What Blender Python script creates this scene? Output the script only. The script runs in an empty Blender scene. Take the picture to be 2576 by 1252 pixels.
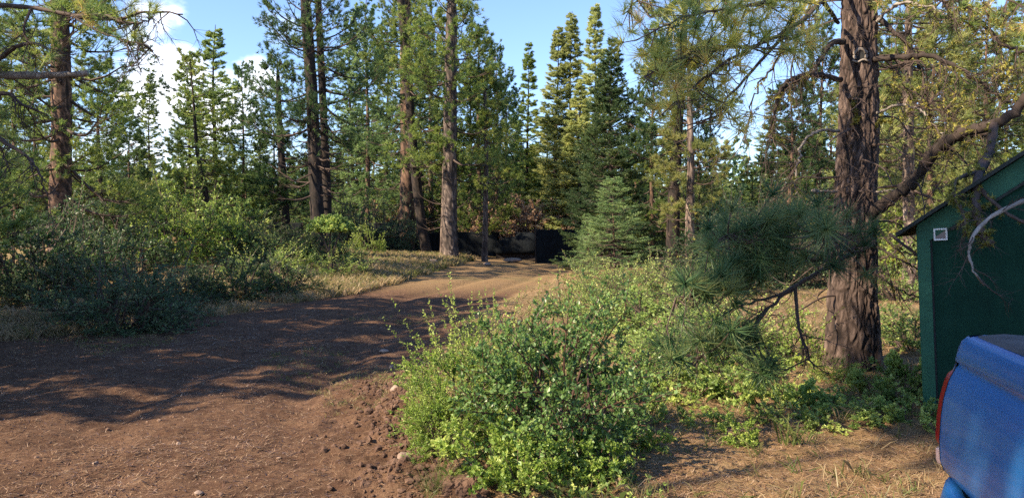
import bpy, math
import numpy as np
from math import radians as R
from mathutils import Vector
S = bpy.context.scene
COL = S.collection
PI = math.pi
# ------------------------------------------------------------------ camera
FOC = 1910.0
CAMZ = 1.7
PITCH = math.atan(46 / FOC)
def pt(px, py, Y):
    """point seen at pixel (2576 wide view) at world distance Y"""
    a, b = (px - 1288) / FOC, (626 - py) / FOC
    c, s = math.cos(PITCH), math.sin(PITCH)
    dy = c + b * s
    dz = -s + b * c
    k = Y / dy
    return np.array([a * k, Y, CAMZ + dz * k])
cam = bpy.data.cameras.new('camera')
cam.sensor_width = 36
cam.lens = 36 * FOC / 2576
cam.clip_end = 3000
cam.clip_start = 0.05
co = bpy.data.objects.new('camera', cam)
COL.objects.link(co)
co.location = (0, 0, CAMZ)
co.rotation_euler = (PI / 2 - PITCH, 0, 0)
S.camera = co
# ------------------------------------------------------------------ noise
_rs = np.random.RandomState(7)
_T = _rs.rand(256, 256)
def vn(x, y, seed=0):
    x = np.asarray(x, float) + seed * 17.31
    y = np.asarray(y, float) + seed * 9.73
    xi = np.floor(x).astype(int); yi = np.floor(y).astype(int)
    fx = x - xi; fy = y - yi
    fx = fx * fx * (3 - 2 * fx); fy = fy * fy * (3 - 2 * fy)
    a = _T[xi & 255, yi & 255]; b = _T[(xi + 1) & 255, yi & 255]
    c = _T[xi & 255, (yi + 1) & 255]; d = _T[(xi + 1) & 255, (yi + 1) & 255]
    return (a + (b - a) * fx) * (1 - fy) + (c + (d - c) * fx) * fy - 0.5
def fbm(x, y, o=4, seed=0):
    r = 0; a = 1.0; f = 1.0
    for i in range(o):
        r = r + a * vn(np.asarray(x) * f, np.asarray(y) * f, seed + i * 3)
        a *= .5; f *= 2.03
    return r
def sst(a, b, x):
    t = np.clip((np.asarray(x, float) - a) / (b - a), 0, 1)
    return t * t * (3 - 2 * t)
def unit(v):
    return v / np.maximum(np.linalg.norm(v, axis=-1, keepdims=True), 1e-9)
# ------------------------------------------------------------------ geometry collector
class Geo:
    def __init__(s):
        s.V = []; s.F = []; s.T = []; s.n = 0
    def add(s, v, f, tone=None):
        v = np.asarray(v, float).reshape(-1, 3)
        f = np.asarray(f, np.int64)
        s.V.append(v); s.F.append(f + s.n)
        if tone is None: tone = np.full(len(v), .5)
        s.T.append(np.broadcast_to(np.asarray(tone, float), (len(v),)))
        s.n += len(v)
        return s
    def mesh(s, name, mat, smooth=False):
        me = bpy.data.meshes.new(name)
        V = np.concatenate(s.V)
        me.vertices.add(len(V)); me.vertices.foreach_set('co', V.astype(np.float32).ravel())
        idx = np.concatenate([f.ravel() for f in s.F])
        tot = np.concatenate([np.full(len(f), f.shape[1]) for f in s.F])
        st = np.concatenate([[0], np.cumsum(tot)[:-1]])
        me.loops.add(len(idx)); me.loops.foreach_set('vertex_index', idx.astype(np.int32))
        me.polygons.add(len(tot))
        me.polygons.foreach_set('loop_start', st.astype(np.int32))
        me.polygons.foreach_set('loop_total', tot.astype(np.int32))
        me.polygons.foreach_set('use_smooth', np.full(len(tot), smooth))
        at = me.attributes.new('tone', 'FLOAT', 'POINT')
        at.data.foreach_set('value', np.concatenate(s.T).astype(np.float32))
        me.update(calc_edges=True)
        if mat: me.materials.append(mat)
        return me
    def build(s, name, mat, parent=None, smooth=False):
        o = bpy.data.objects.new(name, s.mesh(name, mat, smooth))
        COL.objects.link(o)
        if parent is not None: o.parent = parent
        return o
def frames(P):
    P = np.asarray(P, float)
    T = np.gradient(P, axis=0); T = unit(T)
    ref = np.array([0, 0, 1.0]) if abs(T[:, 2]).mean() < .8 else np.array([0, 1.0, 0])
    U = unit(np.cross(T, ref)); W = np.cross(U, T)
    return U, W
def tube(g, P, r, sides=6, tone=.5, cap=True):
    P = np.asarray(P, float); n = len(P)
    r = np.broadcast_to(np.asarray(r, float), (n,))
    U, W = frames(P)
    a = np.arange(sides) / sides * 2 * PI
    ring = U[:, None] * np.cos(a)[None, :, None] + W[:, None] * np.sin(a)[None, :, None]
    V = P[:, None] + ring * r[:, None, None]
    i = np.arange(n - 1)[:, None] * sides; j = np.arange(sides)[None]; k = (j + 1) % sides
    F = np.stack([i + j, i + k, i + sides + k, i + sides + j], -1).reshape(-1, 4)
    g.add(V, F, tone)
    if cap:
        g.F.append(np.array([np.arange(sides)[::-1] + g.n - n * sides, ]) )
        g.F.append(np.array([np.arange(sides) + g.n - sides]))
    return g
def spline(P, n):
    P = np.asarray(P, float); m = len(P)
    t = np.linspace(0, m - 1, n); out = np.zeros((n, P.shape[1]))
    for q, tt in enumerate(t):
        i = min(int(tt), m - 2); f = tt - i
        p0 = P[max(i - 1, 0)]; p1 = P[i]; p2 = P[i + 1]; p3 = P[min(i + 2, m - 1)]
        out[q] = .5 * (2 * p1 + (p2 - p0) * f + (2 * p0 - 5 * p1 + 4 * p2 - p3) * f * f + (3 * p1 - p0 - 3 * p2 + p3) * f ** 3)
    return out
def prisms(g, A, B, ra, rb, tone=.5, sides=3):
    n = len(A); d = unit(B - A)
    ref = np.where(np.abs(d[:, 2:3]) < .9, np.array([[0, 0, 1.]]), np.array([[1., 0, 0]]))
    U = unit(np.cross(d, ref)); W = np.cross(d, U)
    a = np.arange(sides) / sides * 2 * PI
    ring = U[:, None] * np.cos(a)[None, :, None] + W[:, None] * np.sin(a)[None, :, None]
    ra = np.broadcast_to(np.asarray(ra, float), (n,)); rb = np.broadcast_to(np.asarray(rb, float), (n,))
    V = np.concatenate([A[:, None] + ring * ra[:, None, None], B[:, None] + ring * rb[:, None, None]], 1)
    j = np.arange(sides); k = (j + 1) % sides
    f = np.stack([j, k, sides + k, sides + j], -1)
    F = (np.arange(n) * 2 * sides)[:, None, None] + f[None]
    g.add(V, F.reshape(-1, 4), np.repeat(np.broadcast_to(tone, (n,)), 2 * sides))
def needles(g, rs, A, B, K, ln, w, fwd=.7, spread=1.0, s0=.4, tone=None, tv=.12, up=.15):
    """K thin blades on each twig A->B"""
    n = len(A)
    if n == 0: return
    A = np.repeat(A, K, 0); B = np.repeat(B, K, 0); d = unit(B - A)
    m = n * K
    t = s0 + (1 - s0) * rs.rand(m, 1)
    P = A + (B - A) * t
    rd = unit(rs.randn(m, 3))
    D = unit(d * fwd + rd * spread + np.array([0, 0, up]))
    L = ln * (.6 + .5 * rs.rand(m, 1))
    side = unit(np.cross(D, rs.randn(m, 3))) * w * .5
    V = np.stack([P - side * .6, P + side * .6, P + D * L * .5 + side, P + D * L], 1)
    V2 = np.stack([P - side, P + side, P + D * L], 1)
    if tone is None: tone = rs.rand(n)
    tn = np.clip(np.repeat(tone, K) + rs.randn(m) * tv, 0, 1)
    g.add(V2, np.arange(m * 3).reshape(-1, 3), np.repeat(tn, 3))
def leaves(g, rs, A, B, K, ln, w, fwd=.5, spread=.9, s0=.1, tone=None, tv=.15, up=.3):
    n = len(A)
    if n == 0: return
    A = np.repeat(A, K, 0); B = np.repeat(B, K, 0); d = unit(B - A); m = n * K
    t = s0 + (1 - s0) * rs.rand(m, 1)
    P = A + (B - A) * t
    D = unit(d * fwd + unit(rs.randn(m, 3)) * spread + np.array([0, 0, up]))
    L = ln * (.55 + .6 * rs.rand(m, 1))
    sd = unit(np.cross(D, rs.randn(m, 3))); nn = np.cross(D, sd)
    W = sd * w * .5 * (.7 + .5 * rs.rand(m, 1))
    V = np.stack([P, P + D * L * .45 + W + nn * w * .12, P + D * L, P + D * L * .45 - W + nn * w * .12], 1)
    if tone is None: tone = rs.rand(n)
    tn = np.clip(np.repeat(tone, K) + rs.randn(m) * tv, 0, 1)
    g.add(V, np.arange(m * 4).reshape(-1, 4), np.repeat(tn, 4))
def box(g, lo, hi, tone=.5, bev=0):
    x0, y0, z0 = lo; x1, y1, z1 = hi
    v = [(x0, y0, z0), (x1, y0, z0), (x1, y1, z0), (x0, y1, z0), (x0, y0, z1), (x1, y0, z1), (x1, y1, z1), (x0, y1, z1)]
    g.add(v, [(0, 3, 2, 1), (4, 5, 6, 7), (0, 1, 5, 4), (1, 2, 6, 5), (2, 3, 7, 6), (3, 0, 4, 7)], tone); return g
# ------------------------------------------------------------------ materials
def newmat(name):
    m = bpy.data.materials.new(name); m.use_nodes = True
    nt = m.node_tree; nt.nodes.clear()
    return m, nt
def nd(nt, t, **k):
    n = nt.nodes.new(t)
    for a, b in k.items():
        if a in n.inputs: n.inputs[a].default_value = b
        else: setattr(n, a, b)
    return n
def ramp(nt, fac, stops, interp='LINEAR'):
    r = nt.nodes.new('ShaderNodeValToRGB'); r.color_ramp.interpolation = interp
    e = r.color_ramp.elements
    while len(e) < len(stops): e.new(.5)
    for q, (p, c) in enumerate(stops):
        e[q].position = p; e[q].color = (*c, 1) if len(c) == 3 else c
    if fac is not None: nt.links.new(fac, r.inputs[0])
    return r.outputs[0]
def foliage(name, stops, trans=.42, rough=.42, spec=.28, bright=.35, gain=2.1, sat=.95):
    m, nt = newmat(name); L = nt.links
    at = nd(nt, 'ShaderNodeAttribute', attribute_name='tone')
    oi = nd(nt, 'ShaderNodeObjectInfo')
    stops = [(a, (min(c[0] * gain * 1.08, .6), min(c[1] * gain, .6), c[2] * gain * 1.1)) for a, c in stops]
    c = ramp(nt, at.outputs['Fac'], stops)
    hs = nd(nt, 'ShaderNodeHueSaturation', Saturation=sat)
    mr = nd(nt, 'ShaderNodeMapRange'); mr.inputs['To Min'].default_value = 1 - bright * .5; mr.inputs['To Max'].default_value = 1 + bright * .6
    L.new(oi.outputs['Random'], mr.inputs['Value']); L.new(mr.outputs[0], hs.inputs['Value']); L.new(c, hs.inputs['Color'])
    p = nd(nt, 'ShaderNodeBsdfPrincipled', Roughness=rough); p.inputs['Specular IOR Level'].default_value = spec
    L.new(hs.outputs[0], p.inputs['Base Color'])
    t = nd(nt, 'ShaderNodeBsdfTranslucent')
    hs2 = nd(nt, 'ShaderNodeHueSaturation', Saturation=1.05, Value=1.5); L.new(hs.outputs[0], hs2.inputs['Color']); L.new(hs2.outputs[0], t.inputs['Color'])
    mx = nd(nt, 'ShaderNodeMixShader'); mx.inputs[0].default_value = trans
    L.new(p.outputs[0], mx.inputs[1]); L.new(t.outputs[0], mx.inputs[2])
    o = nd(nt, 'ShaderNodeOutputMaterial'); L.new(mx.outputs[0], o.inputs[0])
    return m
def solid(name, stops, scale=8, rough=.8, bump=.3, bscale=30, stretch=(1, 1, 1), metallic=0, coat=0, spec=.4, attr=None, bdist=.02):
    m, nt = newmat(name); L = nt.links
    tc = nd(nt, 'ShaderNodeTexCoord'); mp = nd(nt, 'ShaderNodeMapping'); mp.inputs['Scale'].default_value = stretch
    L.new(tc.outputs['Object'], mp.inputs[0])
    n1 = nd(nt, 'ShaderNodeTexNoise', Scale=scale, Detail=8, Roughness=.65); L.new(mp.outputs[0], n1.inputs['Vector'])
    fac = n1.outputs['Fac']
    if attr:
        at = nd(nt, 'ShaderNodeAttribute', attribute_name='tone')
        ma = nd(nt, 'ShaderNodeMath', operation='MULTIPLY_ADD'); L.new(fac, ma.inputs[0]); ma.inputs[1].default_value = attr
        mb = nd(nt, 'ShaderNodeMath', operation='SUBTRACT'); L.new(at.outputs['Fac'], mb.inputs[0]); mb.inputs[1].default_value = attr * .5
        L.new(mb.outputs[0], ma.inputs[2]); fac = ma.outputs[0]
    c = ramp(nt, fac, stops)
    p = nd(nt, 'ShaderNodeBsdfPrincipled', Roughness=rough, Metallic=metallic); p.inputs['Specular IOR Level'].default_value = spec
    p.inputs['Coat Weight'].default_value = coat
    p.inputs['Coat Roughness'].default_value = .12
    L.new(c, p.inputs['Base Color'])
    if bump:
        n2 = nd(nt, 'ShaderNodeTexNoise', Scale=bscale, Detail=6, Roughness=.7); L.new(mp.outputs[0], n2.inputs['Vector'])
        b = nd(nt, 'ShaderNodeBump', Strength=bump, Distance=bdist); L.new(n2.outputs['Fac'], b.inputs['Height']); L.new(b.outputs[0], p.inputs['Normal'])
    o = nd(nt, 'ShaderNodeOutputMaterial'); L.new(p.outputs[0], o.inputs[0])
    return m
M = {}
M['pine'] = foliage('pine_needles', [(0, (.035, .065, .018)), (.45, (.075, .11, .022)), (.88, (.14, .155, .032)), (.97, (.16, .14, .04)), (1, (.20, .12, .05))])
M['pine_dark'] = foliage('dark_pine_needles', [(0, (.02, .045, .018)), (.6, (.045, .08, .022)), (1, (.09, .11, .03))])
M['pine_gold'] = foliage('sun_gold_pine_needles', gain=1.6, stops=[(0, (.08, .11, .03)), (.5, (.14, .165, .045)), (.88, (.21, .20, .06)), (1, (.27, .18, .08))], bright=.15)  # yellow cast of sunlight on the right background put into the needle colour
M['pine_bough'] = foliage(gain=1.7, name='bough_needles', stops=[(0, (.022, .055, .02)), (.6, (.05, .095, .032)), (1, (.10, .125, .04))], bright=.1)  # shaded copy of the pine needles: deep green carries the low bough's shade
M['fir'] = foliage('fir_needles', [(0, (.05, .085, .025)), (.5, (.10, .14, .035)), (1, (.17, .19, .05))])
M['fir_soft'] = foliage('pale_fir_needles', gain=1.7, stops=[(0, (.05, .095, .03)), (.5, (.10, .155, .05)), (1, (.2, .25, .08))])
M['leaf'] = foliage('shrub_leaves', [(0, (.05, .09, .02)), (.5, (.11, .165, .035)), (1, (.22, .26, .06))], rough=.4, spec=.4)
M['leaf_dark'] = foliage('dark_shrub_leaves', gain=1.1, stops=[(0, (.025, .055, .02)), (.6, (.05, .095, .03)), (1, (.10, .14, .04))], rough=.4, spec=.4)  # leaf colour lowered to deepen the shade in the left bushes
M['leaf_blue'] = foliage('grey_green_leaves', gain=1.1, stops=[(0, (.035, .075, .032)), (.6, (.07, .12, .05)), (1, (.14, .18, .08))], rough=.5, spec=.35)
M['leaf_manz'] = foliage('manzanita_leaves', gain=1.3, stops=[(0, (.045, .095, .025)), (.5, (.085, .165, .038)), (.85, (.145, .245, .055)), (1, (.20, .29, .07))], rough=.38, spec=.5, bright=.05)
M['leaf_bright'] = foliage('bright_shrub_leaves', gain=1.3, stops=[(0, (.08, .15, .02)), (.5, (.17, .26, .035)), (1, (.31, .38, .08))], rough=.45, spec=.4, bright=.05)
M['leaf_dead'] = foliage('dead_brown_leaves', gain=2.1, stops=[(0, (.12, .085, .05)), (.5, (.21, .15, .09)), (.85, (.29, .22, .14)), (1, (.2, .2, .07))])
M['lichen'] = foliage('yellow_lichen', gain=1., stops=[(0, (.10, .11, .02)), (.5, (.22, .22, .03)), (1, (.36, .34, .05))], trans=.25, bright=.1)
M['grass'] = foliage('grass_blades', [(0, (.06, .11, .02)), (.3, (.13, .16, .04)), (.5, (.24, .21, .09)), (1, (.40, .31, .17))], bright=.05, gain=1.)
M['straw'] = foliage('dry_straw', gain=1., stops= [(0, (.10, .055, .03)), (.5, (.26, .15, .07)), (.85, (.42, .29, .14)), (1, (.52, .42, .26))], trans=.1, bright=.05)
M['bark'] = solid('pine_bark', [(0, (.012, .009, .008)), (.3, (.045, .028, .02)), (.55, (.13, .075, .05)), (.8, (.24, .145, .10)), (1, (.32, .22, .16))], scale=9, rough=.9, bump=.5, bscale=22, stretch=(1, 1, .35), attr=.75, bdist=.03)
M['bark_red'] = solid('red_pine_bark', [(0, (.015, .010, .009)), (.35, (.05, .03, .022)), (.6, (.14, .08, .055)), (.82, (.32, .19, .125)), (1, (.48, .34, .25))], scale=7, rough=.9, bump=.5, bscale=18, stretch=(1, 1, .3), attr=.8, bdist=.03)
M['bark_pale'] = solid('pale_pine_bark', [(0, (.02, .015, .013)), (.35, (.07, .05, .042)), (.58, (.17, .125, .10)), (.8, (.34, .26, .215)), (1, (.52, .44, .38))], scale=7, rough=.9, bump=.5, bscale=18, stretch=(1, 1, .3), attr=.8, bdist=.03)
M['bark_mid'] = solid('weathered_pine_bark', [(0, (.014, .011, .010)), (.38, (.05, .037, .032)), (.62, (.13, .098, .082)), (.84, (.28, .215, .18)), (1, (.46, .39, .34))], scale=7, rough=.9, bump=.5, bscale=18, stretch=(1, 1, .3), attr=.8, bdist=.03)
M['bark_dark'] = solid('dark_bark', [(0, (.006, .005, .005)), (.4, (.018, .013, .011)), (.7, (.045, .031, .025)), (1, (.09, .065, .052))], scale=7, rough=.92, bump=.5, bscale=18, stretch=(1, 1, .3), attr=.8, bdist=.03)  # darker bark copy: shade on trunks and limbs put into the colour
M['twig'] = solid('twig_bark', [(.2, (.03, .02, .016)), (.6, (.075, .05, .04)), (.9, (.17, .12, .09))], scale=14, bump=.3)
M['twig_red'] = solid('manzanita_bark', [(.2, (.025, .012, .009)), (.6, (.065, .03, .022)), (.9, (.13, .07, .05))], scale=14, bump=.2, rough=.55)
M['deadwood'] = solid('grey_deadwood', [(.2, (.08, .065, .055)), (.5, (.20, .17, .145)), (.85, (.42, .37, .33))], scale=10, bump=.4, stretch=(1, 1, .5))
M['soil'] = solid('dry_soil_clods', [(.2, (.07, .04, .027)), (.5, (.18, .11, .075)), (.8, (.33, .23, .16))], scale=6, bump=.8, bscale=40, rough=.95)
M['clod'] = solid('bank_clods', [(.2, (.035, .018, .012)), (.5, (.10, .055, .035)), (.85, (.24, .15, .10))], scale=7, bump=.8, bscale=45, rough=.95)
M['stone'] = solid('field_stone', [(.2, (.12, .08, .06)), (.5, (.25, .18, .14)), (.85, (.42, .34, .28))], scale=9, bump=.6, bscale=25, rough=.9)
M['pine_lit'] = foliage('sunlit_pine_needles', [(0, (.07, .11, .03)), (.45, (.17, .19, .035)), (.93, (.30, .28, .05)), (1, (.30, .22, .07))], gain=1.9, bright=.1)  # lit copy of the pine needles: sun on the upper bough painted in
# shed and truck paints
M['shed'] = solid('green_painted_board', [(.25, (.004, .022, .014)), (.5, (.006, .034, .021)), (.8, (.014, .055, .036))], scale=3.2, rough=.75, bump=.15, bscale=60, stretch=(1, 1, .5), spec=.12)
M['shed_trim'] = solid('green_trim_paint', [(.25, (.010, .065, .036)), (.5, (.016, .09, .05)), (.8, (.035, .14, .08))], scale=4, rough=.6, bump=.15, bscale=40, spec=.3)
M['roofing'] = solid('dark_roofing', [(.3, (.012, .016, .014)), (.7, (.035, .04, .035))], scale=12, rough=.9, bump=.5)
M['white'] = solid('white_paint', [(.3, (.6, .6, .58)), (.7, (.78, .78, .75))], scale=12, rough=.5, bump=.1)
M['blueglass'] = solid('dark_blue_glass', [(.3, (.008, .012, .05)), (.7, (.015, .025, .09))], scale=4, rough=.15, bump=0, spec=.6)
def carpaint():
    m, nt = newmat('blue_truck_paint'); L = nt.links
    tc = nd(nt, 'ShaderNodeTexCoord')
    n1 = nd(nt, 'ShaderNodeTexNoise', Scale=1.3, Detail=5, Roughness=.5); L.new(tc.outputs['Object'], n1.inputs['Vector'])
    n2 = nd(nt, 'ShaderNodeTexNoise', Scale=60, Detail=3, Roughness=.5); L.new(tc.outputs['Object'], n2.inputs['Vector'])
    c1 = ramp(nt, n1.outputs['Fac'], [(.3, (.006, .105, .33)), (.7, (.009, .13, .38))])
    dust = ramp(nt, n1.outputs['Fac'], [(.45, (0.03, 0.03, 0.03)), (.8, (.17, .17, .17))])
    mul = nd(nt, 'ShaderNodeMath', operation='MULTIPLY'); L.new(dust, mul.inputs[0]); L.new(n2.outputs['Fac'], mul.inputs[1])
    mx = nd(nt, 'ShaderNodeMix', data_type='RGBA'); L.new(mul.outputs[0], mx.inputs['Factor']); L.new(c1, mx.inputs['A']); mx.inputs['B'].default_value = (.30, .33, .36, 1)
    p = nd(nt, 'ShaderNodeBsdfPrincipled', Roughness=.5, Metallic=.0)
    p.inputs['Coat Weight'].default_value = .4; p.inputs['Coat Roughness'].default_value = .1
    L.new(mx.outputs['Result'], p.inputs['Base Color'])
    rr = nd(nt, 'ShaderNodeMapRange'); L.new(n1.outputs['Fac'], rr.inputs[0]); rr.inputs['To Min'].default_value = .06; rr.inputs['To Max'].default_value = .16
    L.new(rr.outputs[0], p.inputs['Coat Roughness'])
    o = nd(nt, 'ShaderNodeOutputMaterial'); L.new(p.outputs[0], o.inputs[0])
    return m
M['paint'] = carpaint()
M['plastic'] = solid('faded_black_plastic', [(.3, (.045, .042, .042)), (.7, (.085, .08, .078))], scale=7, rough=.75, bump=.3, bscale=160, bdist=.003)
M['black'] = solid('black_rubber', [(.3, (.008, .008, .008)), (.7, (.02, .02, .02))], scale=20, rough=.85, bump=.2)
M['redlens'] = solid('red_lens', [(.3, (.22, .006, .010)), (.7, (.32, .012, .016))], scale=5, rough=.2, bump=0, coat=.5)
M['paleLens'] = solid('pale_lens', [(.3, (.45, .30, .27)), (.7, (.6, .42, .38))], scale=5, rough=.25, bump=0, coat=.5)
M['chrome'] = solid('dull_chrome', [(.3, (.4, .4, .4)), (.7, (.6, .6, .6))], scale=5, rough=.3, bump=0, metallic=1)
M['glass'] = solid('tinted_glass', [(.3, (.01, .012, .013)), (.7, (.02, .022, .024))], scale=5, rough=.05, bump=0, coat=.5)
M['net'] = solid('black_shade_cloth', [(.3, (.003, .004, .006)), (.6, (.007, .010, .013)), (.8, (.018, .023, .028)), (.95, (.05, .058, .062))], scale=2.6, rough=.8, bump=.6, bscale=9, bdist=.08, spec=.15)
def groundmat():
    m, nt = newmat('forest_ground'); L = nt.links
    tc = nd(nt, 'ShaderNodeTexCoord'); vec = tc.outputs['Object']
    at = nd(nt, 'ShaderNodeAttribute', attribute_name='tone')
    def noise(s, d=8, r=.65):
        n = nd(nt, 'ShaderNodeTexNoise', Scale=s, Detail=d, Roughness=r); L.new(vec, n.inputs['Vector']); return n.outputs['Fac']
    big, mid, fine, grit = noise(.35, 6), noise(1.7, 9, .7), noise(14, 6, .7), noise(70, 4, .8)
    def mix(f, a, b):
        x = nd(nt, 'ShaderNodeMix', data_type='RGBA')
        if hasattr(f, 'node'): L.new(f, x.inputs['Factor'])
        else: x.inputs['Factor'].default_value = f
        for k, q in (('A', a), ('B', b)):
            if hasattr(q, 'node'): L.new(q, x.inputs[k])
            else: x.inputs[k].default_value = (*q, 1)
        return x.outputs['Result']
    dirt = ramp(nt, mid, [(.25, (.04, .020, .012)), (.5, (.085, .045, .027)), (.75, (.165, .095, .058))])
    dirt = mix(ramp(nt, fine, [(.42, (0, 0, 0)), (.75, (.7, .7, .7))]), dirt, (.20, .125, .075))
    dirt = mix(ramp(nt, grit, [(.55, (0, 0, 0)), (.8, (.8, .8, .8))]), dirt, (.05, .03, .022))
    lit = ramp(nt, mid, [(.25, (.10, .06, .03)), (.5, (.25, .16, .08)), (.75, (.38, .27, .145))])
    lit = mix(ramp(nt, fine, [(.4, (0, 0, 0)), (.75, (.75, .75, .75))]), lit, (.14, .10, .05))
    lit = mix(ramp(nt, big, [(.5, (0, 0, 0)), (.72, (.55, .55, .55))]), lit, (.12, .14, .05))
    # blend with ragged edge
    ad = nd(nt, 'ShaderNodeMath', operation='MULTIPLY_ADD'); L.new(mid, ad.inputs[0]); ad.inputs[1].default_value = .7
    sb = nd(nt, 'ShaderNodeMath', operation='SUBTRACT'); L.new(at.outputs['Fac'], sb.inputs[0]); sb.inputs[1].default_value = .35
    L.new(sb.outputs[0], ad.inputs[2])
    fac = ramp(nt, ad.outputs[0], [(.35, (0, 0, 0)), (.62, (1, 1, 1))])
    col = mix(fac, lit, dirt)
    p = nd(nt, 'ShaderNodeBsdfPrincipled', Roughness=.95); p.inputs['Specular IOR Level'].default_value = .15
    L.new(col, p.inputs['Base Color'])
    b1 = nd(nt, 'ShaderNodeBump', Strength=.8, Distance=.05); L.new(fine, b1.inputs['Height'])
    b2 = nd(nt, 'ShaderNodeBump', Strength=.7, Distance=.015); L.new(grit, b2.inputs['Height']); L.new(b1.outputs[0], b2.inputs['Normal'])
    L.new(b2.outputs[0], p.inputs['Normal'])
    o = nd(nt, 'ShaderNodeOutputMaterial'); L.new(p.outputs[0], o.inputs[0])
    return m
M['ground'] = groundmat()
# ------------------------------------------------------------------ terrain
_Y = [-60, 3, 4.85, 7.7, 11.2, 13.5, 15.5, 20, 27, 40, 60, 90]
_XL = [-40, -32, -24, -15, -8.2, -6.8, -5.8, -4.3, -3.4, -1.6, 2, 6]
_XR = [6, 1.2, -.45, -1.1, -1.05, -.9, -.6, .2, 1.7, 3.9, 6, 10]
def xl(y): return np.interp(y, _Y, _XL)
def xr(y): return np.interp(y, _Y, _XR)
def road(x, y):
    w = vn(np.asarray(x) * .8, np.asarray(y) * .8, 5) * .8
    return sst(-.35, .35, x - xl(y) + w) * (1 - sst(-.3, .3, x - xr(y) + w * .5))
def H(x, y):
    x = np.asarray(x, float); y = np.asarray(y, float)
    h = .10 * fbm(x * .12, y * .12, 3, 2) + .04 * vn(x * .6, y * .6, 4)
    near = sst(2.0, 6, np.hypot(x, y)) * .8 + .2
    h = h * near
    h = h + .11 * sst(-.4, .5, x - xr(y)) * sst(3.2, 5, y)
    h = h + .14 * sst(.2, -1.6, x - xl(y)) * sst(6, 9, y)
    h = h + .30 * sst(24, 44, y) * sst(4, -4, x)
    h = h + 1.25 * np.exp(-(((x + 15) / 8) ** 2 + ((y - 31) / 6.) ** 2))
    h = h + 2.5 * sst(60, 300, np.hypot(x, y))
    # broken bank beside the bush
    d = x - xr(y)
    h = h + .10 * np.exp(-(d / .35) ** 2) * sst(4.2, 5.2, y) * sst(9.5, 7.5, y)
    # wheel ruts of the track
    c = (xl(y) + xr(y)) * .5
    for o in (-.8, .8):
        h = h - .08 * np.exp(-(((x - xr(y)) + 1.9 + o) / .28) ** 2) * sst(5, 8, y)
    return h
def micro(x, y):
    d = x - xr(y)
    k = np.exp(-((d + .15) / .65) ** 2) * sst(3.2, 4.6, y) * sst(9.5, 7.5, y)
    rm = road(x, y)
    near = sst(30, 12, np.hypot(x, y))
    m = (.022 * vn(x * 3.1, y * 3.1, 11) + .030 * vn(x * 8, y * 8, 12) + .014 * vn(x * 17, y * 17, 13)) * near
    m = m + k * (.17 * np.maximum(fbm(x * 4.5, y * 4.5, 3, 21), -.12) + .07 * np.abs(vn(x * 13, y * 13, 22)))
    return m
def axis(lo, hi, a, b, st, gr):
    core = np.arange(a, b, st); out = [core]
    v = b; s = st; L_ = []
    while v < hi: L_.append(v); s *= gr; v += s
    L_.append(hi); out.append(np.array(L_))
    v = a; s = st; L_ = []
    while v > lo: s *= gr; v -= s; L_.append(max(v, lo))
    out.insert(0, np.array(L_[::-1]))
    return np.unique(np.concatenate(out))
gx = axis(-500, 500, -7, 4.5, .032, 1.045)
gy = axis(-120, 700, 3.0, 13, .032, 1.022)
GX, GY = np.meshgrid(gx, gy)
Z = H(GX, GY) + micro(GX, GY)
RM = road(GX, GY)
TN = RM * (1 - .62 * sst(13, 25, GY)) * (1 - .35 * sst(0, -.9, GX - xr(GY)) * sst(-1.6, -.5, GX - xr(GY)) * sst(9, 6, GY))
nx, ny = len(gx), len(gy)
V = np.stack([GX, GY, Z], -1).reshape(-1, 3)
i = (np.arange(ny - 1)[:, None] * nx + np.arange(nx - 1)[None]).ravel()
F = np.stack([i, i + 1, i + nx + 1, i + nx], -1)
rf = RM.reshape(-1)[F].mean(1) > .5
far = V[F[:, 0], 1] > 80
rf = rf & ~far & (V[F[:, 0], 1] > -30)
def sub(mask):
    f = F[mask]; u, inv = np.unique(f, return_inverse=True)
    g = Geo(); g.add(V[u], inv.reshape(-1, 4), TN.reshape(-1)[u]); return g
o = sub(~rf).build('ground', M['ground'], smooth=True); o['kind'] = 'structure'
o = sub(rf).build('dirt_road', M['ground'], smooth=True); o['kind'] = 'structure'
def gz(x, y): return float(H(x, y) + micro(np.float64(x), np.float64(y)))
def ground_at(px, py):
    lo, hi = 2.0, 300.0
    for Yv in np.exp(np.linspace(math.log(2), math.log(200), 900)):
        p = pt(px, py, Yv)
        if p[2] <= H(p[0], p[1]): return p
    return p
# ------------------------------------------------------------------ object helpers
def thing(name, label, cat, loc=(0, 0, 0), rz=0, group=None):
    o = bpy.data.objects.new(name, None); COL.objects.link(o)
    o.empty_display_size = .3
    o.location = loc; o.rotation_euler = (0, 0, rz); o['label'] = label; o['category'] = cat
    if group: o['group'] = group
    return o
def tag(o, label, cat, group=None, kind=None):
    o['label'] = label; o['category'] = cat
    if group: o['group'] = group
    if kind: o['kind'] = kind
    return o
def place(proto, name, label, cat, loc, rz=0, sc=(1, 1, 1), group=None, mats=None, rot=None):
    """proto: list of (part name, mesh); linked copies share the mesh"""
    t = thing(name, label, cat, loc, rz, group)
    if rot: t.rotation_euler = rot
    t.scale = sc
    for pn, me in proto:
        o = bpy.data.objects.new(pn, me); COL.objects.link(o); o.parent = t
        if mats and pn in mats:
            o.material_slots[0].link = 'OBJECT'; o.material_slots[0].material = mats[pn]
    return t
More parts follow.
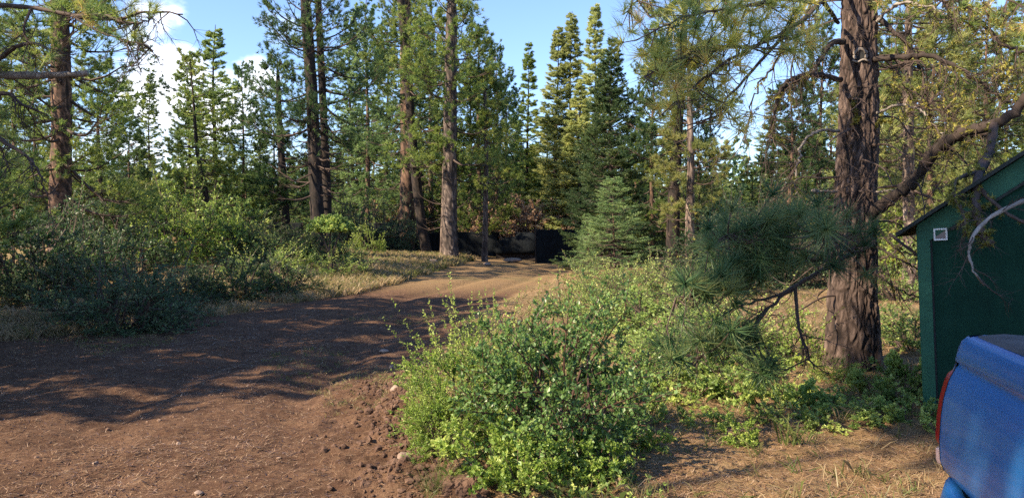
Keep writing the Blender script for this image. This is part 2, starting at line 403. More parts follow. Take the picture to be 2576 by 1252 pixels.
# ------------------------------------------------------------------ bark trunk
def worley(u, v, nu, seed):
    """u periodic with nu cells; returns F2-F1"""
    rs = np.random.RandomState(seed)
    nv = int(v.max()) + 4
    J = rs.rand(nu, nv + 4, 2)
    ui = np.floor(u).astype(int); vi = np.floor(v).astype(int)
    f1 = np.full(u.shape, 9.); f2 = np.full(u.shape, 9.); cid = np.zeros(u.shape)
    for a in (-1, 0, 1):
        for b in (-1, 0, 1):
            cu = ui + a; cv = vi + b
            j = J[cu % nu, (cv + 1) % (nv + 4)]
            d = np.hypot(cu + j[..., 0] - u, cv + j[..., 1] - v)
            c = (j[..., 0] * 7.7 + j[..., 1] * 3.3) % 1
            n1 = d < f1
            f2 = np.where(n1, f1, np.minimum(f2, d)); cid = np.where(n1, c, cid); f1 = np.where(n1, d, f1)
    return f2 - f1, cid
def vnp(u, v, N, seed):
    u = u + seed * .37; v = v + seed * 5.71
    ui = np.floor(u).astype(int); vi = np.floor(v).astype(int); fx = u - ui; fy = v - vi
    fx = fx * fx * (3 - 2 * fx); fy = fy * fy * (3 - 2 * fy); a0 = ui % N; a1 = (ui + 1) % N
    a = _T[a0 & 255, vi & 255]; b = _T[a1 & 255, vi & 255]; c = _T[a0 & 255, (vi + 1) & 255]; d = _T[a1 & 255, (vi + 1) & 255]
    return (a + (b - a) * fx) * (1 - fy) + (c + (d - c) * fx) * fy - .5
def trunk(path, rad, sides, dz, pw=.075, ph=.2, depth=.02, seed=1, flare=.35):
    """path [(x,y,z)] from base up, rad list"""
    P = np.asarray(path, float); L = np.linalg.norm(P[-1] - P[0]); n = max(int(L / dz), 12)
    Q = spline(P, n); r = np.interp(np.linspace(0, 1, n), np.linspace(0, 1, len(rad)), rad)
    U, W = frames(Q)
    s = np.linspace(0, L, n)
    a = np.arange(sides) / sides * 2 * PI
    A, Sg = np.meshgrid(a, s)
    Rm = r[:, None] * np.ones_like(A)
    Rm = Rm * (1 + flare * np.exp(-Sg / .35) * (1 + .5 * np.cos(A * 4 + seed) + .3 * np.cos(A * 7 + 2 * seed)))
    R0 = r[0]
    nu = max(int(2 * PI * R0 / pw), 6)
    cx, cy = np.cos(A), np.sin(A)
    wu = .9 * vn(cx * 2 + Sg * .9 + 40, cy * 2 + Sg * 2.2 + 9, seed) + .35 * vn(cx * 5 + Sg * 3 + 40, cy * 5 + Sg * 6 + 9, seed + 7); wv = .9 * vn(cx * 3 + 9, cy * 3 + Sg * 2 + 40, seed + 1)
    e, cid = worley((A / (2 * PI) * nu + wu) % nu, Sg / ph + wv + 1, nu, seed)
    pl = sst(-.02, .38, e) * (.7 + .3 * sst(-.25, .1, vn(cx * 6 + 40, cy * 6 + Sg * 14, seed + 9)))
    N1 = max(int(2 * PI * R0 / (pw * .95)), 8); uu = A / (2 * PI)
    wv2 = .8 * vnp(uu * 5, Sg / (ph * 3), 5, seed)
    n1 = vnp(uu * N1 + wv2, Sg / (ph * 1.3), N1, seed) + .45 * vnp(uu * N1 * 2 + wv2 * 2, Sg / (ph * .55), N1 * 2, seed + 1)
    fis = sst(.0, .15, np.abs(n1))
    n2 = vnp(uu * N1 * 1, Sg / (ph * .5), N1, seed + 5); crk = sst(0, .05, np.abs(n2))
    pl = np.minimum(fis * (.75 + .25 * crk), .35 + .65 * pl) 
    det = vn(cx * 14 + 40, cy * 14 + Sg * 22, seed + 2) + .6 * vn(cx * 30 + 40, cy * 30 + Sg * 50, seed + 3)
    Rm = Rm + depth * (pl - .8) + depth * .35 * det * pl + depth * .5 * (cid - .5) * pl
    Rm = Rm + r[:, None] * .05 * vn(cx * 1.3 + 5, cy * 1.3 + Sg * .8, seed + 4)
    Vv = Q[:, None] + (U[:, None] * cx[..., None] + W[:, None] * cy[..., None]) * Rm[..., None]
    tone = np.clip(.08 + .55 * pl + .22 * (cid - .3) * pl + .18 * det, 0, 1)
    i = np.arange(n - 1)[:, None] * sides; j = np.arange(sides)[None]; k = (j + 1) % sides
    Fq = np.stack([i + j, i + k, i + sides + k, i + sides + j], -1).reshape(-1, 4)
    g = Geo(); g.add(Vv, Fq, tone.ravel())
    g.F.append(np.array([np.arange(sides) + g.n - sides]))
    return g, Q, r
# ------------------------------------------------------------------ conifers
def conifer(seed, Ht=16, r0=.22, cb=.2, cr=2.6, nb=70, kind='pine', lean=(0, 0), wob=.25, sides=12, dead=12, dens=1.0,
            nl=None, nw=None, path=None, rad=None, gap=0., dz=.3, pw=.16, ph=.45, depth=.02, top=1.0, sec_n=4.0, K=None, moss=0):
    rs = np.random.RandomState(seed)
    if path is None:
        zz = np.linspace(0, Ht, 7)
        path = [(lean[0] * (z / Ht) + wob * .5 * math.sin(z * .5 + seed) * (z / Ht), lean[1] * (z / Ht) + wob * .5 * math.cos(z * .4 + seed) * (z / Ht), z) for z in zz]
        path[0] = (0, 0, -.25)
    if rad is None: rad = list(r0 * (1 - .93 * (np.linspace(0, 1, 8)) ** 1.1))
    tg, Q, r = trunk(path, rad, sides, dz, pw=pw, ph=ph, depth=depth, seed=seed)
    Ht = Q[-1, 2]
    bg = Geo(); ng = Geo()
    nbt = nb + dead
    t = np.concatenate([np.sort(rs.rand(nb)) ** (1.0 if kind == 'pine' else .85), -rs.rand(dead) * .8])
    z = cb * Ht + (Ht * .985 - cb * Ht) * t
    z[nb:] = cb * Ht * (1 + t[nb:] * .75)
    az = np.arange(nbt) * 2.399 + rs.rand(nbt) * 1.2
    tt = np.clip(t, 0, 1)
    if kind == 'pine':
        Lb = cr * (1 - tt * top) ** .55 * (.45 + .65 * rs.rand(nbt)) * (.55 + .45 * sst(0, .25, tt + .1)) + .35
        el = np.radians(-18 + 55 * tt + rs.randn(nbt) * 12)
    elif kind == 'fir':
        Lb = cr * (1 - tt) ** .85 * (.55 + .55 * rs.rand(nbt)) + .12
        el = np.radians(-12 + 45 * tt + rs.randn(nbt) * 6)
    else:
        Lb = cr * (1 - tt) ** .7 * (.6 + .5 * rs.rand(nbt)) + .2
        el = np.radians(5 + 50 * tt + rs.randn(nbt) * 10)
    Lb[nb:] = cr * (.2 + .5 * rs.rand(dead)); el[nb:] = np.radians(-12 + rs.randn(dead) * 15)
    if gap > 0:      # remove one-sided runs so that the outline is uneven
        keep = (vn(z * .8, az * .6 + 30, seed) > -.5 + gap) | (t < 0); 
        t, z, az, tt, Lb, el = [q[keep] for q in (t, z, az, tt, Lb, el)]
        nb = int((t >= 0).sum()); nbt = len(t)
    K6 = 7
    s = np.linspace(0, 1, K6)[None, :]
    bx = np.interp(z, Q[:, 2], Q[:, 0]); by = np.interp(z, Q[:, 2], Q[:, 1])
    rr = np.interp(z, Q[:, 2], r)
    wander = (rs.randn(nbt, 1) * .25) * s + rs.randn(nbt, K6) * .03
    A = az[:, None] + wander
    hd = Lb[:, None] * s * np.cos(el)[:, None]
    if kind == 'pine': zo = Lb[:, None] * (s * np.sin(el)[:, None] + .22 * s * s - .12 * np.sin(PI * s) + rs.randn(nbt, K6) * .025 * s)
    else: zo = Lb[:, None] * (s * np.sin(el)[:, None] + .10 * s * s - .10 * np.sin(PI * s))
    P = np.stack([bx[:, None] + np.cos(A) * hd, by[:, None] + np.sin(A) * hd, z[:, None] + zo], -1)
    br = np.minimum(.010 + .016 * Lb, rr * .55)
    for q in range(K6 - 1):
        f0 = 1 - .85 * q / (K6 - 1); f1 = 1 - .85 * (q + 1) / (K6 - 1)
        prisms(bg, P[:, q], P[:, q + 1], br * f0, br * f1, .45, sides=4)
    # secondary twigs
    ns = np.maximum((Lb * sec_n * dens).astype(int) + 2, 2); ns[nb:] = np.maximum(ns[nb:] // 3, 1)
    bi = np.repeat(np.arange(nbt), ns); m = len(bi)
    isd = bi >= nb
    sp = .22 + .78 * rs.rand(m) ** .8
    fi = sp * (K6 - 1); i0 = np.minimum(fi.astype(int), K6 - 2); ff = (fi - i0)[:, None]
    O = P[bi, i0] * (1 - ff) + P[bi, i0 + 1] * ff
    T = unit(P[bi, i0 + 1] - P[bi, i0])
    sd = unit(np.cross(T, [0, 0, 1])) * np.where(rs.rand(m) < .5, -1, 1)[:, None]
    upv = np.array([0, 0, 1.])
    if kind == 'pine': D = unit(T * .9 + sd * (.5 + .6 * rs.rand(m, 1)) + upv * (.25 + rs.randn(m, 1) * .35))
    else: D = unit(T * .8 + sd * (.8 + .3 * rs.rand(m, 1)) + upv * rs.randn(m, 1) * .1)
    Ls = (Lb[bi] * (.18 + .30 * (1.05 - sp) * (1.4 if kind != 'pine' else 1)) * (.6 + .6 * rs.rand(m)))[:, None] + .08
    E = O + D * Ls
    prisms(bg, O, E, np.minimum(.006 + .008 * Ls[:, 0], .02), .003, .45)
    # tertiary
    nt_ = 4 if kind == 'pine' else 5
    live = ~isd
    O2 = np.repeat(O[live], nt_, 0); E2 = np.repeat(E[live], nt_, 0); m2 = len(O2)
    tb = np.repeat(rs.rand(nbt)[bi[live]] * .55 + .2 * rs.rand(live.sum()), nt_)
    D2 = unit(E2 - O2); q = .3 + .7 * rs.rand(m2, 1)
    B2 = O2 + (E2 - O2) * q
    sd2 = unit(np.cross(D2, [0, 0, 1])) * np.where(rs.rand(m2) < .5, -1, 1)[:, None]
    if kind == 'pine': D3 = unit(D2 * .8 + sd2 * .7 * rs.rand(m2, 1) + upv * (.35 + .5 * rs.randn(m2, 1)))
    else: D3 = unit(D2 * .8 + sd2 * .8 + upv * rs.randn(m2, 1) * .12)
    L3 = np.repeat(Ls[live], nt_, 0) * .45 * (.5 + .8 * rs.rand(m2, 1)) + .05
    E3 = B2 + D3 * L3
    if kind == 'pine':
        K = K or 26; nw = nw or .022
        needles(ng, rs, B2, E3, K, nl or .17, nw, fwd=.75, spread=.9, s0=.65, tone=tb, up=.1)
        needles(ng, rs, O[live], E[live], K, nl or .17, nw, fwd=.8, spread=.8, s0=.8, tone=rs.rand(int(live.sum())) * .7, up=.1)
    elif kind == 'fir':
        K = K or 12
        needles(ng, rs, B2, E3, K, nl or .075, nw or .022, fwd=.5, spread=.7, s0=.0, tone=tb, up=.1)
        needles(ng, rs, O[live], E[live], K, nl or .075, nw or .022, fwd=.5, spread=.7, s0=.0, tone=tb[::nt_], up=.1)
    else:
        K = K or 14
        leaves(ng, rs, B2, E3, K, nl or .07, nw or .045, s0=0, tone=tb)
    out = [('trunk', tg), ('branches', bg), ('crown', ng)]
    if moss:
        mg = Geo(); pick = rs.rand(len(O)) < moss
        Am = O[pick]; Bm = Am + (E[pick] - Am) * .6 + np.array([0, 0, -.12])
        needles(mg, rs, Am, Bm, 16, .11, .022, fwd=.1, spread=.8, s0=0, tone=None, up=-.5)
        out.append(('lichen', mg))
    return out
MATP = {'trunk': 'bark', 'branches': 'twig', 'crown': 'pine', 'lichen': 'lichen'}
def meshes(parts, **mk):
    r = []
    for n, g in parts:
        r.append((n, g.mesh(n, M[mk.get(n, MATP.get(n, 'twig'))], smooth=(n == 'trunk'))))
    return r
# ------------------------------------------------------------------ shrubs
def shrub(seed, w=1., h=1., n1=9, n2=7, n3=6, K=14, ll=.035, lw=.02, stem=.012, shoots=0, flat=.0, base=.08, s0=.1, lean=(0, 0), inner=.35, up=.3):
    rs = np.random.RandomState(seed)
    sg = Geo(); lg = Geo()
    az = np.arange(n1) * 2.4 + rs.rand(n1)
    rad = np.sqrt((np.arange(n1) + .5) / n1) * (.75 + .3 * rs.rand(n1))
    ez = np.sqrt(np.clip(1 - (rad * .9) ** 2, .08, 1)) * (.62 + .25 * rs.rand(n1))
    B = np.stack([rs.randn(n1) * base * .5, rs.randn(n1) * base * .5, np.full(n1, -.05)], -1)
    E = np.stack([np.cos(az) * rad * w * .42 + lean[0], np.sin(az) * rad * w * .42 + lean[1], ez * h * .72], -1)
    Mi = (B + E) * .5 + np.stack([np.cos(az) * w * .06, np.sin(az) * w * .06, -.06 * h * np.ones(n1)], -1) + rs.randn(n1, 3) * .03 * w
    prisms(sg, B, Mi, stem, stem * .75, .5, 5); prisms(sg, Mi, E, stem * .75, stem * .45, .5, 5)
    i1 = np.repeat(np.arange(n1), n2); m = len(i1)
    t = inner + (1 - inner) * rs.rand(m, 1)
    O = np.where(t < .5, B[i1] + (Mi[i1] - B[i1]) * t * 2, Mi[i1] + (E[i1] - Mi[i1]) * (t * 2 - 1))
    c = np.array([lean[0] * .5, lean[1] * .5, h * .3])
    D = unit(unit(O - c) * .8 + unit(rs.randn(m, 3)) * .75 + np.array([0, 0, up]))
    Ls = np.minimum(w, h * 1.3) * (.16 + .2 * rs.rand(m, 1))
    E2 = O + D * Ls
    prisms(sg, O, E2, stem * .4, stem * .2, .5)
    i2 = np.repeat(np.arange(m), n3); m3 = len(i2)
    q = .25 + .75 * rs.rand(m3, 1)
    O3 = O[i2] + (E2 - O)[i2] * q
    D3 = unit(D[i2] * .7 + unit(rs.randn(m3, 3)) * .8 + np.array([0, 0, up]))
    L3 = Ls[i2] * .5 * (.4 + .8 * rs.rand(m3, 1))
    E3 = O3 + D3 * L3
    for e in (E2, E3): e[:, 2] = np.maximum(e[:, 2], .02)
    prisms(sg, O3, E3, stem * .18, stem * .12, .5)
    tb = (rs.rand(n1)[i1] * .35 + .5 * rs.rand(m))
    leaves(lg, rs, O3, E3, K, ll, lw, tone=tb[i2], s0=s0)
    leaves(lg, rs, O, E2, max(K // 2, 3), ll, lw, tone=tb, s0=s0)
    if shoots:
        a = rs.rand(shoots) * 2 * PI; rr = np.sqrt(rs.rand(shoots)) * w * .4
        O4 = np.stack([np.cos(a) * rr + lean[0], np.sin(a) * rr + lean[1], h * (.45 + .2 * rs.rand(shoots))], -1)
        D4 = unit(np.stack([np.cos(a) * .35, np.sin(a) * .35, np.ones(shoots)], -1) + rs.randn(shoots, 3) * .22)
        E4 = O4 + D4 * (h * (.32 + .35 * rs.rand(shoots, 1)))
        prisms(sg, O4, E4, stem * .35, stem * .12, .5)
        leaves(lg, rs, O4, E4, int(K * 2.2), ll, lw, tone=.45 + .5 * rs.rand(shoots), s0=.05, fwd=.4)
    lg.V = [np.column_stack([v[:, :2], np.maximum(v[:, 2], .004)]) for v in lg.V]
    return [('stems', sg), ('foliage', lg)]
def shmesh(p, leaf='leaf', stem='twig'):
    return [('stems', p[0][1].mesh('stems', M[stem])), ('foliage', p[1][1].mesh('foliage', M[leaf]))]
# ================================================================== PROTOTYPES
PINE = [meshes(conifer(11, 15, .2, .12, 2.4, 105, 'pine', gap=.10, K=26, nw=.026)),
        meshes(conifer(12, 17, .24, .26, 2.8, 95, 'pine', gap=.15, K=28, nw=.028)),
        meshes(conifer(13, 12, .16, .05, 2.3, 110, 'pine', gap=.08, K=24, nw=.024))]
FIR = [meshes(conifer(21, 15, .17, .04, 2.2, 150, 'fir', dead=4, K=20, nl=.10, nw=.034, sec_n=5), crown='fir', trunk='bark_dark'),
       meshes(conifer(22, 15, .16, .04, 2.0, 150, 'fir', dead=4, gap=.05, K=20, nl=.11, nw=.036, sec_n=5), crown='fir', trunk='bark_dark'),
       meshes(conifer(23, 11, .14, .04, 2.1, 120, 'fir', dead=3, gap=.1, K=20, nl=.10, nw=.030, sec_n=5), crown='fir', trunk='bark_dark')]
M['fir_sun'] = foliage('sunny_fir_needles', [(0, (.08, .11, .035)), (.5, (.17, .20, .06)), (1, (.27, .28, .10))], gain=1.85)  # paler fir copy, sunlight on the slender row put into its colour
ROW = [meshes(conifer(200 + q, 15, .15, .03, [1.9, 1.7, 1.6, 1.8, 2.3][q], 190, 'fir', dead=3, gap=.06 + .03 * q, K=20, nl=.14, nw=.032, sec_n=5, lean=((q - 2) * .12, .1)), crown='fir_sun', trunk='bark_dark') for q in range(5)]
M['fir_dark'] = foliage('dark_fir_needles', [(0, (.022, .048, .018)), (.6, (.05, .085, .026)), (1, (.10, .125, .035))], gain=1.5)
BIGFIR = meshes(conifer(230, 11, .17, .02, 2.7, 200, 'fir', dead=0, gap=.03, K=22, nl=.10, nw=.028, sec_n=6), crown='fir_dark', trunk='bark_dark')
FARTREE = [PINE[0], FIR[0], PINE[1], FIR[1], PINE[2], FIR[2]] + ROW + [BIGFIR]
HT = {0: 15, 1: 15, 2: 17, 3: 15, 4: 12, 5: 11, 6: 15, 7: 15, 8: 15, 9: 15, 10: 15, 11: 11}
rsP = np.random.RandomState(3)
def far_tree(k, px, Y, top, name, label, cat, group=None, crown=None, wide=1.0, baseoff=0, rz=None, rot=None):
    p = pt(px, 600, Y); x = p[0]; z0 = gz(x, Y)
    ztop = CAMZ + (580 - top) / FOC * Y
    h = max(ztop - z0, 1.5); s = h / HT[k]
    sw = s ** .6 * wide if s < 1.3 else s ** .8 * wide
    return place(FARTREE[k], name, label, cat, (x, Y, z0 - .05), rsP.rand() * 6.28 if rz is None else rz, (sw, sw, s), group,
                 mats={'crown': M[crown]} if crown else None, rot=rot)
def own_tree(name, label, cat, base_px, Y, parts, **mk):
    p = pt(base_px, 600, Y)
    return place(meshes(parts, **mk), name, label, cat, (p[0], Y, gz(p[0], Y) - .02))
def rel_path(pts, base):
    """pts: (px,py,Y) list, first is the foot; gives path relative to the foot, and the foot"""
    q = [pt(*a) for a in pts]
    foot = np.array([q[0][0], q[0][1], gz(q[0][0], q[0][1])])
    q = [a - foot for a in q]; q[0] = np.array([0, 0, -.25])
    return q, foot
def traced(name, label, cat, pts, extra_h, rad, mk=None, **kw):
    q, foot = rel_path(pts, None)
    d = (q[-1] - q[-2]); d = d / d[2]
    q = q + [q[-1] + d * extra_h * .5, q[-1] + d * extra_h]
    parts = conifer(kw.pop('seed'), path=q, rad=rad, **kw)
    return place(meshes(parts, **(mk or {})), name, label, cat, tuple(foot))
# ---------------------------------------------------------------- individually traced trees
traced('ponderosa_pine', 'tall orange-barked pine with a sunlit trunk rising behind the dark shrubs at the far left', 'pine tree',
       [(150, 640, 23), (152, 500, 23), (155, 300, 23), (150, 0, 23)], 7, [.36, .31, .29, .27, .22, .15, .05],
       dict(trunk='bark_red'), seed=31, cb=.16, cr=3.1, nb=95, kind='pine', sides=40, dz=.07, pw=.12, ph=.3, depth=.03, gap=.18, dead=14)
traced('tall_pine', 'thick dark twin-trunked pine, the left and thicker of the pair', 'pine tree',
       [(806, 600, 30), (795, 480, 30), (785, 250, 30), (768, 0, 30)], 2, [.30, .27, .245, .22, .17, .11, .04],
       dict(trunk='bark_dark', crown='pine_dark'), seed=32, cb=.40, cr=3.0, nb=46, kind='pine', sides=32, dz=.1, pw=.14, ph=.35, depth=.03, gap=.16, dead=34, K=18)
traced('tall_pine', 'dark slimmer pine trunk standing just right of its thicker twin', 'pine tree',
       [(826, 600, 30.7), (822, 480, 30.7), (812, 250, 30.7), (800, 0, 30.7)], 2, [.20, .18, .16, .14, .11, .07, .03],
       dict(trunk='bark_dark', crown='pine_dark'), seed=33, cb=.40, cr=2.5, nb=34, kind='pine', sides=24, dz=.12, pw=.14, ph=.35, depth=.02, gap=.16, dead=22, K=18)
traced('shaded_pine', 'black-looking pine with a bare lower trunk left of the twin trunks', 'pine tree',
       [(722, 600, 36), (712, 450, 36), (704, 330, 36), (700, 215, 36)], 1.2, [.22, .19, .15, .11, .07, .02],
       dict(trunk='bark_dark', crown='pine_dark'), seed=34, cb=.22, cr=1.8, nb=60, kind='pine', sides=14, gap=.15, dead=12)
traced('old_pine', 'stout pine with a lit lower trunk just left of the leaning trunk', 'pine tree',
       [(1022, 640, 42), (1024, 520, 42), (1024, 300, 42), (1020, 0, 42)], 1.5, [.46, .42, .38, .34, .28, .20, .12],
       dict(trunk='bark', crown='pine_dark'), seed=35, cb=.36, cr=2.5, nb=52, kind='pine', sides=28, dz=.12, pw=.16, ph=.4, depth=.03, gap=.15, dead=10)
traced('leaning_pine', 'slender pine whose curved dark trunk leans left as it rises beside the track', 'pine tree',
       [(1078, 662, 38), (1060, 560, 38), (1042, 400, 38), (1030, 250, 38), (1008, 0, 38)], 2, [.28, .25, .23, .21, .19, .14, .04],
       dict(trunk='bark_dark', crown='pine'), seed=36, cb=.55, cr=2.0, nb=50, kind='pine', sides=24, dz=.1, pw=.14, ph=.35, depth=.025, gap=.2, dead=8)
traced('sunlit_pine', 'large pine with pale plated bark and yellow lichen at the edge of the clearing', 'pine tree',
       [(1133, 664, 36), (1131, 520, 36), (1133, 300, 36), (1136, 60, 36)], 3, [.40, .36, .34, .30, .24, .16, .04],
       dict(trunk='bark_mid'), seed=37, cb=.32, cr=3.2, nb=80, kind='pine', sides=40, dz=.08, pw=.15, ph=.4, depth=.035, gap=.1, dead=16, moss=.03)
traced('slender_pine', 'thin pale stem hugging the left side of the large pale-barked pine', 'sapling',
       [(1110, 655, 36.3), (1113, 560, 36.3), (1117, 400, 36.3)], 1.2, [.09, .08, .07, .05, .02],
       dict(trunk='bark_pale'), seed=38, cb=.6, cr=.9, nb=18, kind='pine', sides=10, dead=5)
traced('slender_pine', 'slim pale-stemmed pine in front of the black shade-cloth screens', 'sapling',
       [(1219, 656, 37), (1221, 540, 37), (1223, 400, 37), (1220, 250, 37)], 1.5, [.15, .13, .11, .09, .05, .02],
       dict(trunk='bark_pale', crown='pine'), seed=39, cb=.34, cr=1.5, nb=46, kind='pine', sides=16, dz=.12, dead=14, gap=.1)
traced('mossy_pine', 'dark thick pine trunk right of the young fir, hung with golden needles', 'pine tree',
       [(1690, 665, 31), (1695, 520, 31), (1702, 350, 31), (1715, 150, 31)], 3.5, [.30, .26, .23, .19, .12, .04],
       dict(trunk='bark_dark', crown='pine_dark'), seed=40, cb=.40, cr=2.2, nb=62, kind='pine', sides=24, dz=.12, gap=.15, dead=22, moss=.08)
traced('mossy_pine', 'slimmer pine with a lit grey foot and lichen-hung dead branches', 'pine tree',
       [(1733, 690, 28.5), (1735, 560, 28.5), (1738, 420, 28.5), (1735, 260, 28.5)], 2.5, [.19, .17, .14, .11, .07, .02],
       dict(trunk='bark_pale', crown='pine_gold'), seed=41, cb=.2, cr=1.25, nb=42, kind='pine', sides=20, dz=.12, gap=.15, dead=26, moss=.22)
traced('leaning_sapling', 'thin dark leaning stem in front of the twin-topped firs', 'sapling',
       [(535, 560, 33), (515, 470, 33), (497, 390, 33), (490, 300, 33)], 2.6, [.12, .11, .09, .07, .04, .02],
       dict(trunk='bark_dark', crown='pine'), seed=42, cb=.25, cr=1.6, nb=44, kind='pine', sides=10, dead=6)
traced('background_pine', 'straight pine with a pale sunlit trunk between the big pine and the green shed', 'pine tree',
       [(2287, 735, 20), (2287, 600, 20), (2285, 400, 20), (2285, 200, 20)], 3.5, [.17, .15, .14, .12, .08, .03],
       dict(trunk='bark_pale', crown='pine_gold'), seed=43, cb=.26, cr=2.0, nb=64, kind='pine', sides=24, dz=.1, dead=18, gap=.1, moss=.1)
# ---------------------------------------------------------------- named mid-distance trees
far_tree(5, 545, 36, 62, 'fir_tree', 'tall pointed fir against the white cloud, the highest treetop left of the twin trunks', 'fir tree', wide=1.15)
far_tree(5, 478, 37, 128, 'fir_tree', 'slightly shorter fir touching the left side of the tallest left fir', 'fir tree', wide=.85)
far_tree(4, 612, 38, 165, 'pine_tree', 'dark dense pine tucked right behind the tall pointed fir', 'pine tree', crown='pine_dark', wide=.8)
far_tree(3, 380, 42, 168, 'fir_tree', 'narrow young conifer standing alone against the cloud', 'fir tree', wide=.75)
far_tree(4, 255, 31, 150, 'pine_tree', 'bushy pine right of the orange trunk, reaching up to the cloud edge', 'pine tree', wide=1.1)
far_tree(4, 330, 36, 300, 'pine_tree', 'low broad pine between the bushy pine and the lone narrow conifer', 'pine tree', crown='pine_dark')
far_tree(4, 40, 30, 60, 'pine_tree', 'dark pine filling the left edge beside the orange trunk', 'pine tree', crown='pine_dark')
far_tree(4, 90, 38, 130, 'pine_tree', 'smaller pine peeping between the left edge and the orange trunk', 'pine tree')
far_tree(0, 925, 46, 0, 'fir_tree', 'dense soft green pine between the twin trunks and the stout pine', 'pine tree', crown='fir_soft', wide=.95)
far_tree(1, 885, 52, 30, 'fir_tree', 'soft green fir whose top shows right of the twin trunks', 'fir tree', crown='fir_soft')
far_tree(1, 975, 50, 20, 'fir_tree', 'full dark green fir behind the stout pine', 'fir tree')
far_tree(0, 1085, 56, 10, 'pine_tree', 'pine filling the gap between the leaning and the pale-barked trunks', 'pine tree')
far_tree(0, 1205, 43, 60, 'pine_tree', 'yellow-green pine behind the slim sapling right of the pale trunk', 'pine tree')
far_tree(2, 1250, 47, 110, 'pine_tree', 'dark topped pine at the edge of the open sky', 'pine tree', crown='pine_dark', wide=.7)
far_tree(8, 1325, 52, 108, 'fir_tree', 'first and shortest of the row of slender conifers, its side browning', 'fir tree', crown='pine', wide=1.0)
far_tree(6, 1393, 50, 68, 'fir_tree', 'slender pale green conifer, second of the row from the left', 'fir tree', wide=1.15)
far_tree(7, 1441, 50, 28, 'fir_tree', 'slender tall conifer, third of the row from the left', 'fir tree', wide=1.2)
far_tree(9, 1500, 49, 12, 'fir_tree', 'tallest slender conifer of the row, just left of the dark fir', 'fir tree', wide=1.1)
far_tree(10, 1462, 44, 200, 'fir_tree', 'sunny yellow-green conifer low in front of the slender row', 'fir tree', wide=1.15)
far_tree(6, 1420, 45, 330, 'fir_tree', 'low sunlit conifer at the foot of the slender row', 'fir tree', wide=1.3)
far_tree(11, 1538, 33, 92, 'dark_fir', 'tall dark green fir rising behind the pale young fir', 'fir tree', wide=.84)
far_tree(4, 1600, 39, 230, 'pine_tree', 'shaded pine right of the dark fir', 'pine tree', crown='pine_dark', wide=.8)
far_tree(0, 1640, 38, 60, 'pine_tree', 'pine with clumped crown right of the sky gap above the young fir', 'pine tree', wide=.8)
far_tree(4, 1755, 40, 240, 'pine_tree', 'thin pine behind the lichen-hung trunks', 'pine tree', crown='pine_dark', wide=.7)
far_tree(4, 1890, 42, 430, 'pine_tree', 'rounded low pine under the open sky gap', 'pine tree', wide=1.5)
far_tree(4, 1800, 48, 470, 'pine_tree', 'low pine on the skyline between the lichen-hung trunks and the sky gap', 'pine tree', wide=1.3)
far_tree(4, 1985, 30, 210, 'pine_tree', 'dark pine with black limbs behind the big trunk, on its left', 'pine tree', crown='pine_dark', wide=1.1)
far_tree(0, 2060, 33, 30, 'pine_tree', 'tall shaded pine seen through the dead branches left of the big trunk', 'pine tree', crown='pine_dark', wide=.8)
far_tree(0, 2340, 27, -40, 'pine_tree', 'golden pine seen between the big trunk and the thick limb', 'pine tree', crown='pine_gold', wide=.9)
far_tree(4, 2480, 23, 20, 'pine_tree', 'yellow-green pine above the roof of the green shed', 'pine tree', crown='pine_gold', wide=1.1)
far_tree(0, 2240, 36, 40, 'pine_tree', 'pale pine just right of the big trunk', 'pine tree', wide=.9)
far_tree(4, 2590, 26, -60, 'pine_tree', 'pine crowded at the right edge behind the shed', 'pine tree', wide=1.2)
# ---------------------------------------------------------------- the wood behind
bands = [
    ('far pines beyond the left shrubs', 'small conifer in the thick wood beyond the left shrubs', -60, 360, 44, 62, 300, 430, 9),
    ('far conifers below the white cloud', 'small conifer on the low skyline below the white cloud', 360, 680, 48, 70, 380, 480, 9),
    ('far conifers behind the twin trunks', 'far conifer in the wood behind the dark twin trunks', 640, 900, 46, 66, 260, 430, 8),
    ('far conifers behind the central pines', 'far conifer filling the wood behind the central group of pines', 880, 1290, 56, 76, 90, 400, 10),
    ('far conifers behind the slender row', 'far conifer filling in behind the slender conifer row', 1290, 1560, 54, 76, 230, 400, 8),
    ('far conifers behind the lichen-hung pines', 'far conifer in the wood behind the lichen-hung pines', 1560, 1790, 46, 66, 280, 450, 7),
    ('low far conifers under the sky gap', 'low far conifer under the small sky gap', 1790, 1920, 60, 85, 455, 500, 5),
    ('far conifers behind the big trunk', 'far conifer in the wood behind the big trunk', 1930, 2250, 42, 62, 150, 400, 9),
    ('far conifers above the shed', 'far conifer in the wood above and behind the shed', 2230, 2700, 34, 55, 60, 330, 12)]
for gname, lab, xa, xb, ya, yb, ta, tb_, n in bands:
    for q in range(n):
        px = xa + (xb - xa) * (q + .2 + .6 * rsP.rand()) / n
        Y = ya + (yb - ya) * rsP.rand(); top = ta + (tb_ - ta) * rsP.rand()
        k = [0, 1, 4, 3, 5, 0][rsP.randint(6)]
        far_tree(k, px, Y, top, 'background_conifer', lab, 'conifer', group=gname, crown=['pine', 'fir', 'pine_dark', None][rsP.randint(4)], wide=1.1)
